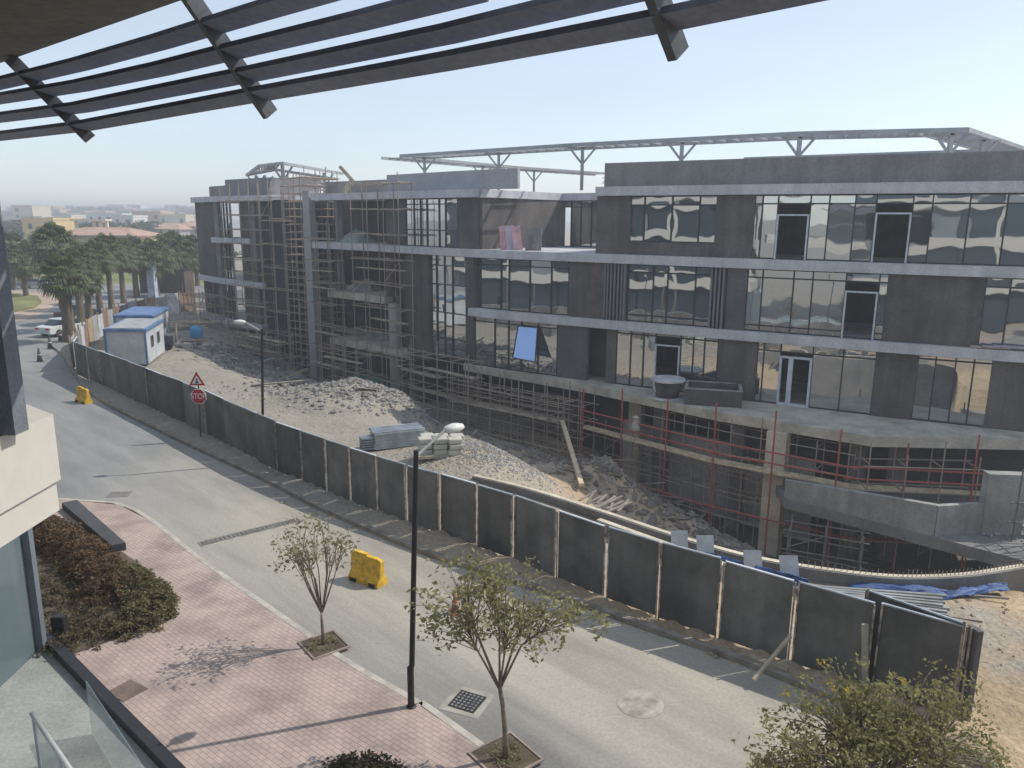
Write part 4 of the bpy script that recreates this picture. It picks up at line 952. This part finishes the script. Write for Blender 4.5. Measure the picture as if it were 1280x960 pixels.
def tree(label, base, fork, crown, n_tips, nleaf, lsize, lm, tr=.06, stems=5, clump=.3, lean=0, hull=.55, bm=bark_m, group=None):
    """fork: height of the first fork; crown: list of (cx, cy, cz, rx, ry, rz) ellipsoids in world space"""
    t = thing('street_tree', label, 'tree', base, group); base = Vector(base); mb = MB(); F0 = base+Vector((lean*.4, 0, fork))
    mb.tube([base-Vector((0, 0, .05)), base+Vector((lean*.05, .02, fork*.4)), base+Vector((lean*.2, -.02, fork*.75)), F0], [tr*1.25, tr, tr*.85, tr*.8], 9)
    tips = []
    for (cx, cy, cz, rx, ry, rz) in crown:
        k = max(1, int(n_tips*(rx*ry*rz)/sum(e[3]*e[4]*e[5] for e in crown)))
        u = rng.normal(size=(k, 3)); u /= np.linalg.norm(u, axis=1)[:, None]; u *= (hull+(1-hull)*rng.random(k))[:, None]
        tips += [Vector((cx+a*rx, cy+b*ry, cz+c*rz)) for a, b, c in u]
    ang = lambda p: math.atan2(p.y-F0.y, p.x-F0.x)
    tips.sort(key=ang); per = max(1, len(tips)//stems)
    for g in range(0, len(tips), per):
        grp = tips[g:g+per]; c = sum(grp, Vector())/len(grp); m = F0.lerp(c, .45)+Vector((random.uniform(-.12, .12), random.uniform(-.12, .12), random.uniform(.0, .16)*(c-F0).length)); e = F0.lerp(c, .85)
        mb.tube([F0-Vector((0, 0, .05)), m, e], [tr*.55, tr*.38, tr*.22], 6)
        for q in grp:
            s = m.lerp(e, random.random()); k = s.lerp(q, .5)+Vector((0, 0, .08)); mb.tube([s, k, q], [tr*.2, tr*.13, tr*.06], 4, cap=False)
    mb.build('trunk', bm, t, smooth=True)
    V, Fc = leaves([tuple(q) for q in tips], [clump*random.uniform(.6, 1.3) for _ in tips], nleaf, lsize); rawmesh('crown', V, Fc, lm, t); return t
lf1 = leafmat('dry_leaf', (.20, .19, .10), (.32, .30, .17), .45); lf2 = leafmat('olive_leaf', (.19, .19, .09), (.36, .34, .17), .45); lf3 = leafmat('bush_leaf', (.18, .18, .075), (.35, .32, .14), .45)
fl = leafmat('yellow_flower', (.55, .38, .03), (.62, .48, .06))
b = G(404, 806, .08)
t1 = tree('slim half bare young tree in a square pit beside the road', b, .85, [(b.x-.15, b.y, 2.75, 1.0, .95, .75), (b.x-.6, b.y-.2, 2.3, .7, .6, .4), (b.x+.55, b.y+.2, 2.5, .55, .6, .6)], 95, 8, .10, lf1, .04, 10, .22, hull=.4)
b2 = G(632, 948, .08)
t2 = tree('leafy olive green young tree in front of the hoarding, trunk in a square pit', b2, 1.5, [(b2.x-.5, b2.y+.2, 3.5, 1.15, 1.0, .65), (b2.x+.2, b2.y, 3.05, 1.3, 1.0, .55), (b2.x-1.15, b2.y, 2.9, .8, .7, .45), (b2.x+1.2, b2.y+.1, 3.1, .75, .7, .45), (b2.x+.45, b2.y, 2.4, .6, .5, .22)], 210, 14, .10, lf2, .05, 6, .19, lean=-.3, hull=.2)
b3 = Vector((6.25, 11.35, .32))
t3 = tree('dense olive bush-like tree with yellow flowers at the lower right', b3, .55, [(b3.x-.7, b3.y, 1.35, 1.6, 1.3, .95), (b3.x+.5, b3.y+.3, 1.5, 1.25, 1.2, .9), (b3.x-.2, b3.y+.4, 2.0, .95, .9, .6), (b3.x+1.7, b3.y+.2, .9, .95, 1., .8), (b3.x-1.8, b3.y-.3, .75, .7, .9, .6), (b3.x+1.3, b3.y+.4, 2.0, .7, .7, .5)], 430, 25, .09, lf3, .07, 16, .22, hull=.25)
V, Fc = leaves([(b3.x-1.2+random.uniform(-.5, 2), b3.y+.4+random.uniform(-.3, .5), 2.15+random.uniform(-.3, .35)) for _ in range(9)], [.07]*9, 12, .045, .9); fo_ = rawmesh('flowers', V, Fc, fl, t3); fo_['kind'] = 'stuff'
for (c, w, lab) in ((G(405, 806, .085), .85, 'square soil pit round the slim half bare tree'), (G(632, 946, .085), .95, 'square soil pit round the leafy olive tree')):
    pt_ = thing('tree_pit', lab, 'tree pit', c); rz = rad(38)
    MB().box((c.x, c.y, .088), (w, w, .012), rz).build('soil', soil_m, pt_); R = Matrix.Rotation(rz, 3, 'Z'); mb = MB()
    for k in range(4): q = Matrix.Rotation(rz+k*math.pi/2, 3, 'Z')@Vector((w/2+.02, 0, 0)); mb.box((c.x+q.x, c.y+q.y, .092), (.045, w+(.09 if k % 2 else 0), .04), rz+k*math.pi/2)
    mb.build('edging', mat('pit_edging', (.30, .24, .21)), pt_)
    P_ = [(c.x+random.uniform(-.3, .3), c.y+random.uniform(-.3, .3), .14) for _ in range(22)]; V, Fc = leaves(P_, [.1]*22, 10, .07); rawmesh('weeds', V, Fc, lf1, pt_)['kind'] = 'stuff'
def bush(name, label, cat, pts, r, h, n, nl, ls, lm):
    t = thing(name, label, cat, (*pts[0][:2], .06)); C = []
    for _ in range(n):
        k = random.random()*(len(pts)-1); i = int(k); a = Vector(pts[i]).lerp(Vector(pts[min(i+1, len(pts)-1)]), k-i); q = random.random()**.5*r; an = random.random()*6.28
        C.append((a.x+q*math.cos(an), a.y+q*math.sin(an), .08+h*math.sqrt(max(0, 1-(q/r)**2))*random.uniform(.35, 1)))
    V, Fc = leaves(C, [.13]*n, nl, ls); rawmesh('foliage', V, Fc, lm, t); mb = MB()
    for c in C[::4]: mb.tube([(c[0]*.6+pts[len(pts)//2][0]*.4 if len(pts) == 1 else c[0], c[1], .05), c], .008, 4, cap=False)
    st_ = mb.build('stems', bark_m, t); st_['kind'] = 'stuff'; return t
hb = leafmat('reddish_hedge_leaf', (.11, .065, .04), (.20, .13, .07)); ho = leafmat('olive_hedge_leaf', (.11, .095, .05), (.22, .19, .10)); hd = leafmat('dark_bush_leaf', (.07, .06, .03), (.14, .115, .06))
bed = [tuple(G(*p, .09).xy) for p in ((20, 640), (60, 640), (120, 668), (185, 712), (215, 748), (197, 778), (150, 797), (90, 818), (40, 800))]
struct('planting_bed', MB().sheet(bed, .092), soil_m)
g2 = lambda px, py: tuple(G(px, py, .4))
bush('hedge', 'clipped reddish brown hedge along the outer edge of the planting bed', 'hedge', [g2(40, 655), g2(80, 672), g2(120, 705), (g2(138, 740))], .72, .8, 520, 40, .08, hb)
bush('hedge', 'rounded olive hedge at the tip of the planting bed', 'hedge', [g2(150, 715), g2(180, 735), g2(195, 752), g2(165, 775)], .60, .62, 420, 40, .08, ho)
bush('low_shrubs', 'sparse low brown shrubs in the middle of the planting bed', 'shrub', [g2(60, 705), g2(85, 740), g2(110, 780), g2(80, 790)], .8, .32, 260, 14, .09, hd)
bush('round_bush', 'rounded dark twiggy bush at the lower edge of the paving', 'bush', [tuple(G(435, 985, .4)), tuple(G(470, 990, .4))], .85, .75, 420, 26, .08, hd)
a = [G(*p, .1) for p in ((78, 636), (97, 632), (158, 687), (140, 690))]; tag(MB().prism([tuple(q.xy) for q in a], .1, .32).build('dark_wedge', mat('wedge_grey', (.07, .07, .075), .7, .15, 2)), 'dark grey wedge between the hedge and the pink paving', 'kerb block')  # low solid wedge in one dark grey
p = G(77, 798, .1); tag(MB().box((p.x, p.y, .4), (.3, .2, .6)).build('utility_box', black_m, bevel=.02), 'small black box in the corner of the planting bed', 'utility box')

# palms
pf = leafmat('palm_frond', (.075, .10, .045), (.15, .175, .085), .3); pdm = mat('dead_frond', (.20, .155, .09), .95, .3, 4)
def palm_mesh(seed, dead=False):
    R = random.Random(seed); mb = MB()
    n = 46 if not dead else 22
    for i in range(n):
        az = i*2.399+R.uniform(-.3, .3); el = rad(75-115*(i/n)) if not dead else rad(R.uniform(-80, -50)); L = R.uniform(.85, 1.15)*(1. if not dead else .8)
        d = Vector((math.cos(az)*math.cos(el), math.sin(az)*math.cos(el), math.sin(el))); s = Vector((-math.sin(az), math.cos(az), 0)); u = d.cross(s)
        o = Vector((0, 0, 0)); h = d*L; mb.add([o-s*.02, o+s*.02, h+s*.015, h-s*.015], [(0, 1, 2, 3)])
        for k in range(11):
            a = rad(-75+15*k); r = R.uniform(.75, 1.0)*(1-.25*abs(a)/1.5); e = (d*math.cos(a)+s*math.sin(a)); w = (s*math.cos(a)-d*math.sin(a))*.07
            q = h+e*r*.62+u*.06; tip = h+e*r-Vector((0, 0, .28*r+R.uniform(0, .15))); mb.add([h, q+w, tip, q-w], [(0, 1, 2, 3)])
    return mb
protos = []
for k in range(3):
    o = palm_mesh(k).build('crown', pf); d = palm_mesh(k+9, True).build('dead_fronds', pdm); protos.append((o.data, d.data)); bpy.data.objects.remove(o); bpy.data.objects.remove(d)
tmb = MB().tube([(0, 0, 0), (.0, 0, .04), (.01, 0, .3), (0, .01, .7), (0, 0, 1)], [1.35, 1.15, 1., .9, .85], 10); o = tmb.build('trunk', pbark_m, smooth=True); tmesh = o.data; bpy.data.objects.remove(o)
def palm(x, y, h, cs, r, label, v):
    t = thing('fan_palm', label, 'palm', (x, y, 0), 'fan palms beyond the site fence'); hh = h-cs*.9
    for n, me, z, sc in (('trunk', tmesh, 0, (r, r, hh)), ('crown', protos[v % 3][0], hh, (cs,)*3), ('dead_fronds', protos[v % 3][1], hh, (cs*.8,)*3)):
        o = bpy.data.objects.new(n, me); COL.objects.link(o); o.parent = t; o.location = (0, 0, z); o.scale = sc; o.rotation_euler.z = v*1.3
PL = [(88, 427, 330, 1.22, .46, 'fan palm with the thickest trunk at the corner of the site fence'), (103, 413, 318, 1.15, .3, 'fan palm just right of the thickest trunk'), (113, 404, 338, 1.05, .28, 'shorter fan palm third in the row from the thickest trunk'),
      (80, 395, 293, 1.7, .32, 'tall fan palm rising behind the thickest palm'), (126, 394, 312, 1.25, .3, 'fan palm rising left behind the white cabin'), (140, 386, 303, 1.4, .3, 'fan palm above the white cabin roof'), (155, 379, 307, 1.3, .3, 'fan palm above the rear of the blue roofed cabin'),
      (171, 372, 305, 1.6, .34, 'fan palm right of the blue roofed cabin'), (196, 370, 310, 1.75, .36, 'fan palm beside the pale pillar by the patchwork fence'), (217, 364, 300, 1.9, .36, 'fan palm behind the brown hut at the patchwork fence'),
      (239, 362, 303, 1.7, .34, 'fan palm close to the left wing of the grey building'), (247, 357, 308, 1.7, .32, 'fan palm half hidden by the left wing of the grey building'), (33, 372, 312, 1.6, .3, 'fan palm on the traffic island by the window frame'),
      (17, 362, 300, 2., .34, 'fan palm at the far left behind the silver car'), (62, 350, 298, 2., .36, 'fan palm on the lawn behind the thickest palm')]
for v, (px, py, top, cs, r, lab) in enumerate(PL):
    p = G(px, py); palm(p.x, p.y, D(px, top, p.y).z, cs, r, lab, v)
# broad trees beyond the lawn
dl = [leafmat('dark_crown_a', (.05, .07, .03), (.10, .12, .05), .2), leafmat('dark_crown_b', (.065, .08, .035), (.13, .14, .065), .2)]
cm = []
for k in range(3):
    C = []
    for _ in range(46):
        u = rng.normal(size=3); u /= np.linalg.norm(u); u[2] = abs(u[2])*.9-.25; C.append(tuple(u*(.55+.4*rng.random())*np.array([1, 1, .8])))
    V, Fc = leaves(C, [.26]*46, 60, .13, .8); o = rawmesh('crown', V, Fc, dl[k % 2]); cm.append(o.data); bpy.data.objects.remove(o)
def broad(x, y, h, w, label, v, grp):
    t = thing('broad_tree', label, 'tree', (x, y, 0), grp)
    for n, me, z, sc in (('trunk', tmesh, 0, (.22, .22, h*.5)), ('crown', cm[v % 3], h*.55, (w, w, h*.52))):
        o = bpy.data.objects.new(n, me); COL.objects.link(o); o.parent = t; o.location = (0, 0, z); o.scale = sc; o.rotation_euler.z = v*1.9
for v in range(17):
    px = 10+v*15.5; Y = 146+(v % 3)*9; p = D(px, 330, Y); top = 297+(v*7 % 5)*2; broad(p.x, p.y, D(px, top, Y).z, 6.2, 'dark broad-leaved tree in the row behind the lawn and fan palms', v, 'trees behind the lawn')
for v in range(16):
    px = 15+v*13.5; Y = 235+(v % 4)*22; p = D(px, 290, Y); broad(p.x, p.y, D(px, 270+(v*5 % 4)*2.5, Y).z, 6.5, 'distant green tree among the far villas', v+1, 'trees among the far villas')

for v, sd_ in enumerate((-13, -19, -26, -33, -41, -50)):
    q = Vector((-.79, .613, 0))*sd_+Vector((.613, .79, 0))*8.5; broad(q.x, q.y, 4.6+v % 3*.5, 2.3, 'small bushy street tree in the row along the office front, mirrored in the glazing', v, 'street trees along the office front')
# cars
def car(px, py, Y, rz, label, paint):
    p = D(px, py, Y); t = thing('parked_car', label, 'car', (p.x, p.y, 0)); R = Matrix.Rotation(rz, 3, 'Z'); o = Vector((p.x, p.y, 0))
    def pr(prof, w, n, m, zin=0):
        mb = MB(); k = len(prof); V = [tuple(o+R@Vector((x, s*(w/2-(zin if z > .9 else 0)), z))) for s in (-1, 1) for x, z in prof]
        mb.add(V, [tuple(range(k))[::-1], tuple(range(k, 2*k))]+[(i, (i+1) % k, k+(i+1) % k, k+i) for i in range(k)]); return mb.build(n, m, t, bevel=.04)
    pr([(-2.2, .3), (2.2, .3), (2.25, .62), (2.0, .78), (.95, .9), (-1.5, .95), (-2.15, .85), (-2.25, .6)], 1.75, 'body', paint)
    pr([(1.0, .88), (.35, 1.38), (-.9, 1.42), (-1.6, .93)], 1.5, 'cabin_glass', oglass_m, .12); pr([(.42, 1.36), (.3, 1.42), (-.85, 1.46), (-1.0, 1.38)], 1.34, 'roof', paint)
    for x in (-1.35, 1.4):
        for s in (-1, 1):
            c = o+R@Vector((x, s*.8, .32)); a = R@Vector((0, .1, 0)); w = MB().tube([c-a, c+a], .32, 16).build('wheel', black_m, t); MB().tube([c-a*1.1, c+a*1.1], .18, 12).build('rim', galv_m, w)
    for s in (-.6, .6): c = o+R@Vector((2.2, s, .68)); MB().box(c, (.12, .35, .12), rz).build('headlight', white_m, t); c = o+R@Vector((-2.2, s, .72)); MB().box(c, (.12, .35, .14), rz).build('taillight', red_m, t)
car(46, 361, 108, rad(8), 'silver saloon car passing the lawn at the far left', mat('car_silver', (.36, .38, .42), .35, .05, 1, .3)); car(83, 420, 65.5, rad(70), 'white car half hidden behind the thickest palm', mat('car_white', (.6, .64, .66), .35, .05, 1)); car(100, 404, 76, rad(75), 'dark car behind the fan palms beyond the fence corner', mat('car_dark', (.07, .075, .08), .35, .05, 1))
# post and hut by the far fence
p = G(192, 372); tag(MB().box((p.x, p.y, 2.2), (.9, .9, 4.4)).build('pale_pillar', mat('pale_blue_pillar', (.36, .42, .50)), bevel=.04), 'pale blue pillar by the patchwork fence', 'pillar')
p = G(210, 365); ht = thing('wooden_hut', 'dark brown board hut behind the patchwork fence', 'hut', p); MB().box((p.x, p.y, 1.5), (6, 3, 3)).build('wall', mat('hut_brown', (.09, .06, .05)), ht); MB().box((p.x, p.y, 3.06), (6.3, 3.3, .12)).build('roof', black_m, ht)

# villas ------------------------------------------------------------------
wm = {k: mat('render_'+k, c, .9, .1, .1) for k, c in (('yellow', (.60, .45, .22)), ('cream', (.62, .54, .42)), ('peach', (.58, .42, .29)), ('white', (.66, .65, .62)), ('tan', (.46, .38, .30)), ('grey', (.34, .33, .33)))}
tile_m = mat('roof_tile', (.44, .28, .21), .9, .2, .5); win_m = mat('dark_window', (.06, .06, .065), .3, .2, .2)
def villa(px0, px1, ytop, Y, wk, label, roof=None, d=10, grp=None, parts=True, z0=0):
    a, b = D(px0, ytop, Y), D(px1, ytop, Y); z = a.z; w = (b-a).length; c = Vector(((a.x+b.x)/2, Y+d/2, z0)); t = thing('villa', label, 'house', c, grp); m = wm[wk]
    zt = z-(1.6 if roof else 0); MB().box((c.x, c.y, (zt+z0)/2), (w, d, zt-z0)).build('wall', m, t)
    if roof:
        mb = MB(); e = .7; x0, x1, y0, y1 = c.x-w/2-e, c.x+w/2+e, c.y-d/2-e, c.y+d/2+e; r = min(w, d)*.35
        mb.add([(x0, y0, zt), (x1, y0, zt), (x1, y1, zt), (x0, y1, zt), (x0+r, c.y, z), (x1-r, c.y, z), (x0, y0, zt-.3), (x1, y0, zt-.3), (x1, y1, zt-.3), (x0, y1, zt-.3)], [(0, 1, 5, 4), (1, 2, 5), (2, 3, 4, 5), (3, 0, 4), (6, 9, 8, 7), (0, 6, 7, 1), (1, 7, 8, 2), (2, 8, 9, 3), (3, 9, 6, 0)]); mb.build('roof', tile_m, t)
    else:
        mb = MB()
        for (x, y, sx, sy) in ((0, -d/2, w+.3, .3), (0, d/2, w+.3, .3), (-w/2, 0, .3, d-.3), (w/2, 0, .3, d-.3)): mb.box((c.x+x, c.y+y, zt+.3), (sx, sy, .7))
        mb.build('parapet', m, t)
    nf = max(1, int((zt-z0)/3.2)); nw = max(2, int(w/3.6))
    for f in range(nf):
        for k in range(nw):
            if random.random() < .2: continue
            x = c.x-w/2+(k+.5)*w/nw; zz = zt-1.7-f*3.1
            if zz < .6: continue
            MB().box((x, c.y-d/2, zz), (random.choice((1.0, 1.3, 1.8)), .16, 1.5)).build('window', win_m, t)
    return t
villa(27, 66, 275, 215, 'yellow', 'plain yellow flat roofed house left of the tiled villa', d=12); v = villa(60, 164, 284, 170, 'yellow', 'yellow villa with low hipped red tile roof and roof pergola', True, 14)
v = thing('roof_pergola', 'white post pergola on the red tiled villa roof', 'pergola', (*D(118, 277, 182).xy, 0))
for px in (96, 118, 126, 134): q = D(px, 284, 182); MB().box((q.x, q.y, q.z), (.6, .6, 3.2)).build('post', wm['cream'], v)
a, b = D(92, 275, 182), D(136, 275, 182); MB().bar(a, b, 3, .4).build('beam', wm['cream'], v)
villa(150, 186, 277, 250, 'tan', 'tan villa with brown tile roof right of the yellow one', True, 12); villa(184, 222, 279, 235, 'grey', 'grey villa with tiled roof and balcony near the left wing', True, 12); villa(222, 252, 276, 245, 'peach', 'peach house with red roof beside the left wing edge', True, 12)
villa(108, 152, 268, 330, 'white', 'long low white building among the far villas', d=14); villa(140, 166, 271, 300, 'white', 'small white house right of the long white building', d=12); villa(165, 200, 266, 330, 'peach', 'peach flat roofed house above the grey villa', d=14); villa(198, 232, 270, 320, 'cream', 'cream stepped house behind the grey villa', d=14); villa(232, 262, 268, 330, 'peach', 'peach house rising behind the red roofed house', d=14); villa(14, 40, 258, 400, 'cream', 'tall cream block at the far left skyline', d=16)
kk = ['cream', 'tan', 'grey', 'white', 'peach']
for v in range(120):
    lay = v % 5; Y = (400, 470, 560, 660, 760)[lay]; px = 6+(v*37 % 256)+random.uniform(-3, 3); k = kk[v*7 % 5]; pw = random.uniform(5, 11)
    top = (276, 271.5, 268, 264.5, 262)[lay]-random.uniform(0, 6)
    villa(px-pw, px+pw, top, Y, k, f'far {k} house in the hazy rows on the skyline', bool(v % 4 == 0), 14, f'far {k} houses on the skyline')
for v in range(26):
    px = 10+v*10; Y = 380+(v*53 % 5)*60; p = D(px, 280, Y); broad(p.x, p.y, D(px, 272+(v*3 % 4), Y).z, 8, 'distant green tree among the far villas', v, 'trees among the far villas')

# ------------------------------------------------------------------ the office the photo is taken from
U = Vector((-.79, .613, 0)); NV = Vector((.613, .79, 0))           # along its front / out of its front
OB = thing('office_building', 'beige banded office building with blue glazing and dark louvred sunshade', 'building', (-4, -6, 0))
def of(s, n): return U*s+NV*n
def obox(s0, s1, n0, n1, z0, z1, name, m):
    return MB().prism([tuple(of(s, n).xy) for s, n in ((s0, n0), (s1, n0), (s1, n1), (s0, n1))], z0, z1).build(name, m, OB)
blind_m = mat('light_blind', (.20, .23, .25), .6, .08, .4)
for (A_, B_, nf) in ((-75, 7, 0.), (18.9, 84, 6.1)):
    for z in (4.4, 8.5, 12.6, 16.4): obox(A_, B_, nf-9, nf-(.12 if z != 8.5 or nf else .3), z-.95, z, 'slab_band', beige_m)
    for k, z in enumerate((.2, 4.4, 8.5, 12.6)):
        zt = (4.4, 8.5, 12.6, 16.4)[k]-.95; n_w = int((B_-A_)/4.1)
        for q in range(n_w):
            s = A_+q*(B_-A_)/n_w
            if k == 2 and -4.3 < s < 3: continue
            obox(s+.05, s+4.05, nf-.7, nf-.6, z, zt, 'window', oglass_m if (q*5+k*3) % 7 else blind_m)
            if q % 2 == 0: obox(s-.25, s+.25, nf-.6, nf-.35, z, zt, 'pier', beige_m if k else wall_m)
    obox(A_, B_, nf-9, nf-8.7, 0, 16.4, 'core_wall', inner_m)
# projecting bay at the left: slab end, corner window, soffit
C0 = Vector((-3.7, 6.0, 0))
slab = [(C0.x, C0.y), (C0.x, 4.2), (-9, 4.2), (-12.5, 12.2), (-11, 13.2), (-6.3, 8.05)]
MB().prism(slab, 7.88, 8.43).build('bay_slab', beige_m, OB); MB().prism([(x-.03 if i < 2 else x, y-.02) for i, (x, y) in enumerate(slab)], 7.62, 7.862).build('bay_soffit_trim', beige_m, OB)
a, b_ = D(25, 518, 5.45), D(3, 182, 5.4)
fr_ = mat('office_window_frame', (.16, .18, .21), .5, .1, 2)
MB().box((a.x-.07, 5.45, (8.43+11.5)/2), (.14, .16, 3.06)).build('corner_mullion', fr_, OB); MB().bar((a.x-.12, 5.45, 8.5), (a.x-3, 7.5, 8.5), .14, .13).build('sill_frame', fr_, OB)
MB().bar((a.x-.16, 5.5, 10), (a.x-3, 7.55, 10), .03, 2.9).build('bay_window', clearglass('bay_glass', (.16, .19, .22), .75), OB)
SO = [(-10.5, 12.7), (-5.2, 8.26), (-2.34, 5.87), (1.6, 2.6), (2.6, -.9), (-9, -2.)]
MB().prism(SO, 11.5, 11.64).build('soffit', mat('soffit_panel', (.17, .165, .15), .85, .2, .6), OB)
# ground floor glazing of the bay
pb = [(-11.0, 16.3), (-10.9, 12.6), (-13.0, 10.6), (-15.5, 13.5), (-12.6, 17.45)]
MB().prism(pb, .06, 3.4).build('ground_floor_glazing', clearglass('shop_glass', (.15, .20, .22), .82), OB)
MB().box((-10.9, 16.2, 1.75), (.16, .16, 3.4)).build('corner_mullion', fr_, OB)
MB().box((-10.9, 12.6, 1.75), (.12, .12, 3.4)).build('corner_mullion', fr_, OB)
# glass balustrade with handrail
bl = thing('glass_balustrade', 'frameless glass balustrade with pale round handrail at the lower left', 'balustrade', (-8, 11.7, 0))
a, b_ = G(40, 892, 1.15), G(110, 995, 1.15); a2 = a+(b_-a)*-.0
MB().tube([a, b_], .045, 10).build('handrail', mat('handrail_pale', (.50, .52, .50), .4, .1, 2, .3), bl, smooth=True)
d = (b_-a).normalized(); n = Vector((-d.y, d.x, 0)); mb = MB()
MB().bar((a.x, a.y, .6), (b_.x, b_.y, .6), .02, 1.0).build('glass_panel', balu_m, bl)
q = a+Vector((.5, .9, 0)); MB().bar((q.x, q.y, .65), (q.x+3.2, q.y-3.4, .65), .02, 1.15).build('glass_panel', balu_m, bl)
for t_ in (.03, .55): p = a.lerp(b_, t_); MB().bar((p.x, p.y, .06), (p.x, p.y, 1.12), .05, .05, (0, 1, 0)).build('post', galv_m, bl)
# sloping sunshade: blades in a plane falling outwards from the soffit edge
def lv(px, py):
    d = ray(px, py); o = Vector((0, 0, H)); N = Vector((NV.x*1.25, NV.y*1.25, 1)); c = 11.5+1.25*3.23; s = (c-N.dot(o))/N.dot(d); return o+d*s
LB = [[(-25, 173), (100, 158), (315, 119), (560, 76), (830, 25), (1050, -22)], [(-25, 150), (100, 134), (315, 92), (560, 42), (830, -22)], [(-25, 127), (100, 107), (200, 86), (315, 58), (450, 26), (600, -12)], [(-25, 110), (100, 80), (200, 52), (315, 17), (420, -14)]]
bm_ = mat('louvre_blade', (.20, .215, .27), .6, .1, 1)
for row in LB:
    mb = MB(); pts = [lv(*p) for p in row]; pts = [Vector(p) for p in catmull([tuple(p) for p in pts], 5)] if False else pts
    for p, q in zip(pts, pts[1:]): mb.bar(p, q, .162, .04, up=(NV.x*.3, NV.y*.3, 1))
    mb.build('louvre_blade', bm_, OB)
def fin_(p, q, w=.12):
    a, b_ = lv(*p), lv(*q); MB().bar(a, b_, .055, w, up=(0, 0, 1)).build('bracket', mat('bracket_steel', (.13, .135, .15), .5, .1, 1), OB)
fin_((12, 72), (113, 174)); fin_((236, -6), (338, 143)); fin_((816, -18), (848, 68))

# ------------------------------------------------------------------ light, sky, air
SUN = Vector((math.cos(rad(17.7)), math.sin(rad(17.7)), math.tan(rad(47)))).normalized()
sl = bpy.data.lights.new('sun', 'SUN'); sl.energy = 2.45; sl.angle = rad(.5); sl.color = (1, .94, .84)
so = bpy.data.objects.new('sun', sl); COL.objects.link(so); so.rotation_euler = SUN.to_track_quat('Z', 'Y').to_euler(); so.location = (20, 10, 60)
w = bpy.data.worlds.new('World'); SC.world = w; w.use_nodes = True; nt = w.node_tree; bg = nt.nodes['Background']
sk = nt.nodes.new('ShaderNodeTexSky'); sk.sky_type = 'NISHITA'; sk.sun_disc = False; sk.sun_elevation = rad(47); sk.sun_rotation = math.atan2(SUN.x, SUN.y)
sk.dust_density = .35; sk.air_density = 1.0; sk.ozone_density = 1.; sk.altitude = 50
hs = nt.nodes.new('ShaderNodeHueSaturation'); hs.inputs['Saturation'].default_value = .74; nt.links.new(sk.outputs[0], hs.inputs['Color']); 
tcw = nt.nodes.new('ShaderNodeTexCoord'); mpw = nt.nodes.new('ShaderNodeMapping'); mpw.inputs['Scale'].default_value = (1.2, 1.2, 5); nt.links.new(tcw.outputs['Generated'], mpw.inputs[0])
nw = nt.nodes.new('ShaderNodeTexNoise'); nw.inputs['Scale'].default_value = 2.2; nw.inputs['Detail'].default_value = 7; nw.inputs['Roughness'].default_value = .55; nt.links.new(mpw.outputs[0], nw.inputs[0])
cl = ramp(nt, nw.outputs[0], (.42,)*3, (.62,)*3, (.40, .72)); skc = mix(nt, cl, hs.outputs[0], (3.5, 3.95, 4.65)); nt.links.new(skc, bg.inputs[0]); bg.inputs[1].default_value = .118
hz_ = MB().box((-20, 420, 6.5), (1200, 1060, 29)); hm = bpy.data.materials.new('air'); hm.use_nodes = True; n_ = hm.node_tree; n_.nodes.remove(n_.nodes['Principled BSDF'])
pv = n_.nodes.new('ShaderNodeVolumePrincipled'); pv.inputs['Color'].default_value = (.88, .94, 1., 1); pv.inputs['Density'].default_value = .0017; pv.inputs['Anisotropy'].default_value = .2
n_.links.new(pv.outputs[0], n_.nodes['Material Output'].inputs['Volume'])
tag(hz_.build('haze', hm), kind='stuff')
SC.view_settings.view_transform = 'Standard'; SC.view_settings.look = 'None'; SC.view_settings.exposure = .66; SC.view_settings.gamma = 1
SC.cycles.max_bounces = 6; SC.cycles.volume_bounces = 0; SC.cycles.transparent_max_bounces = 8
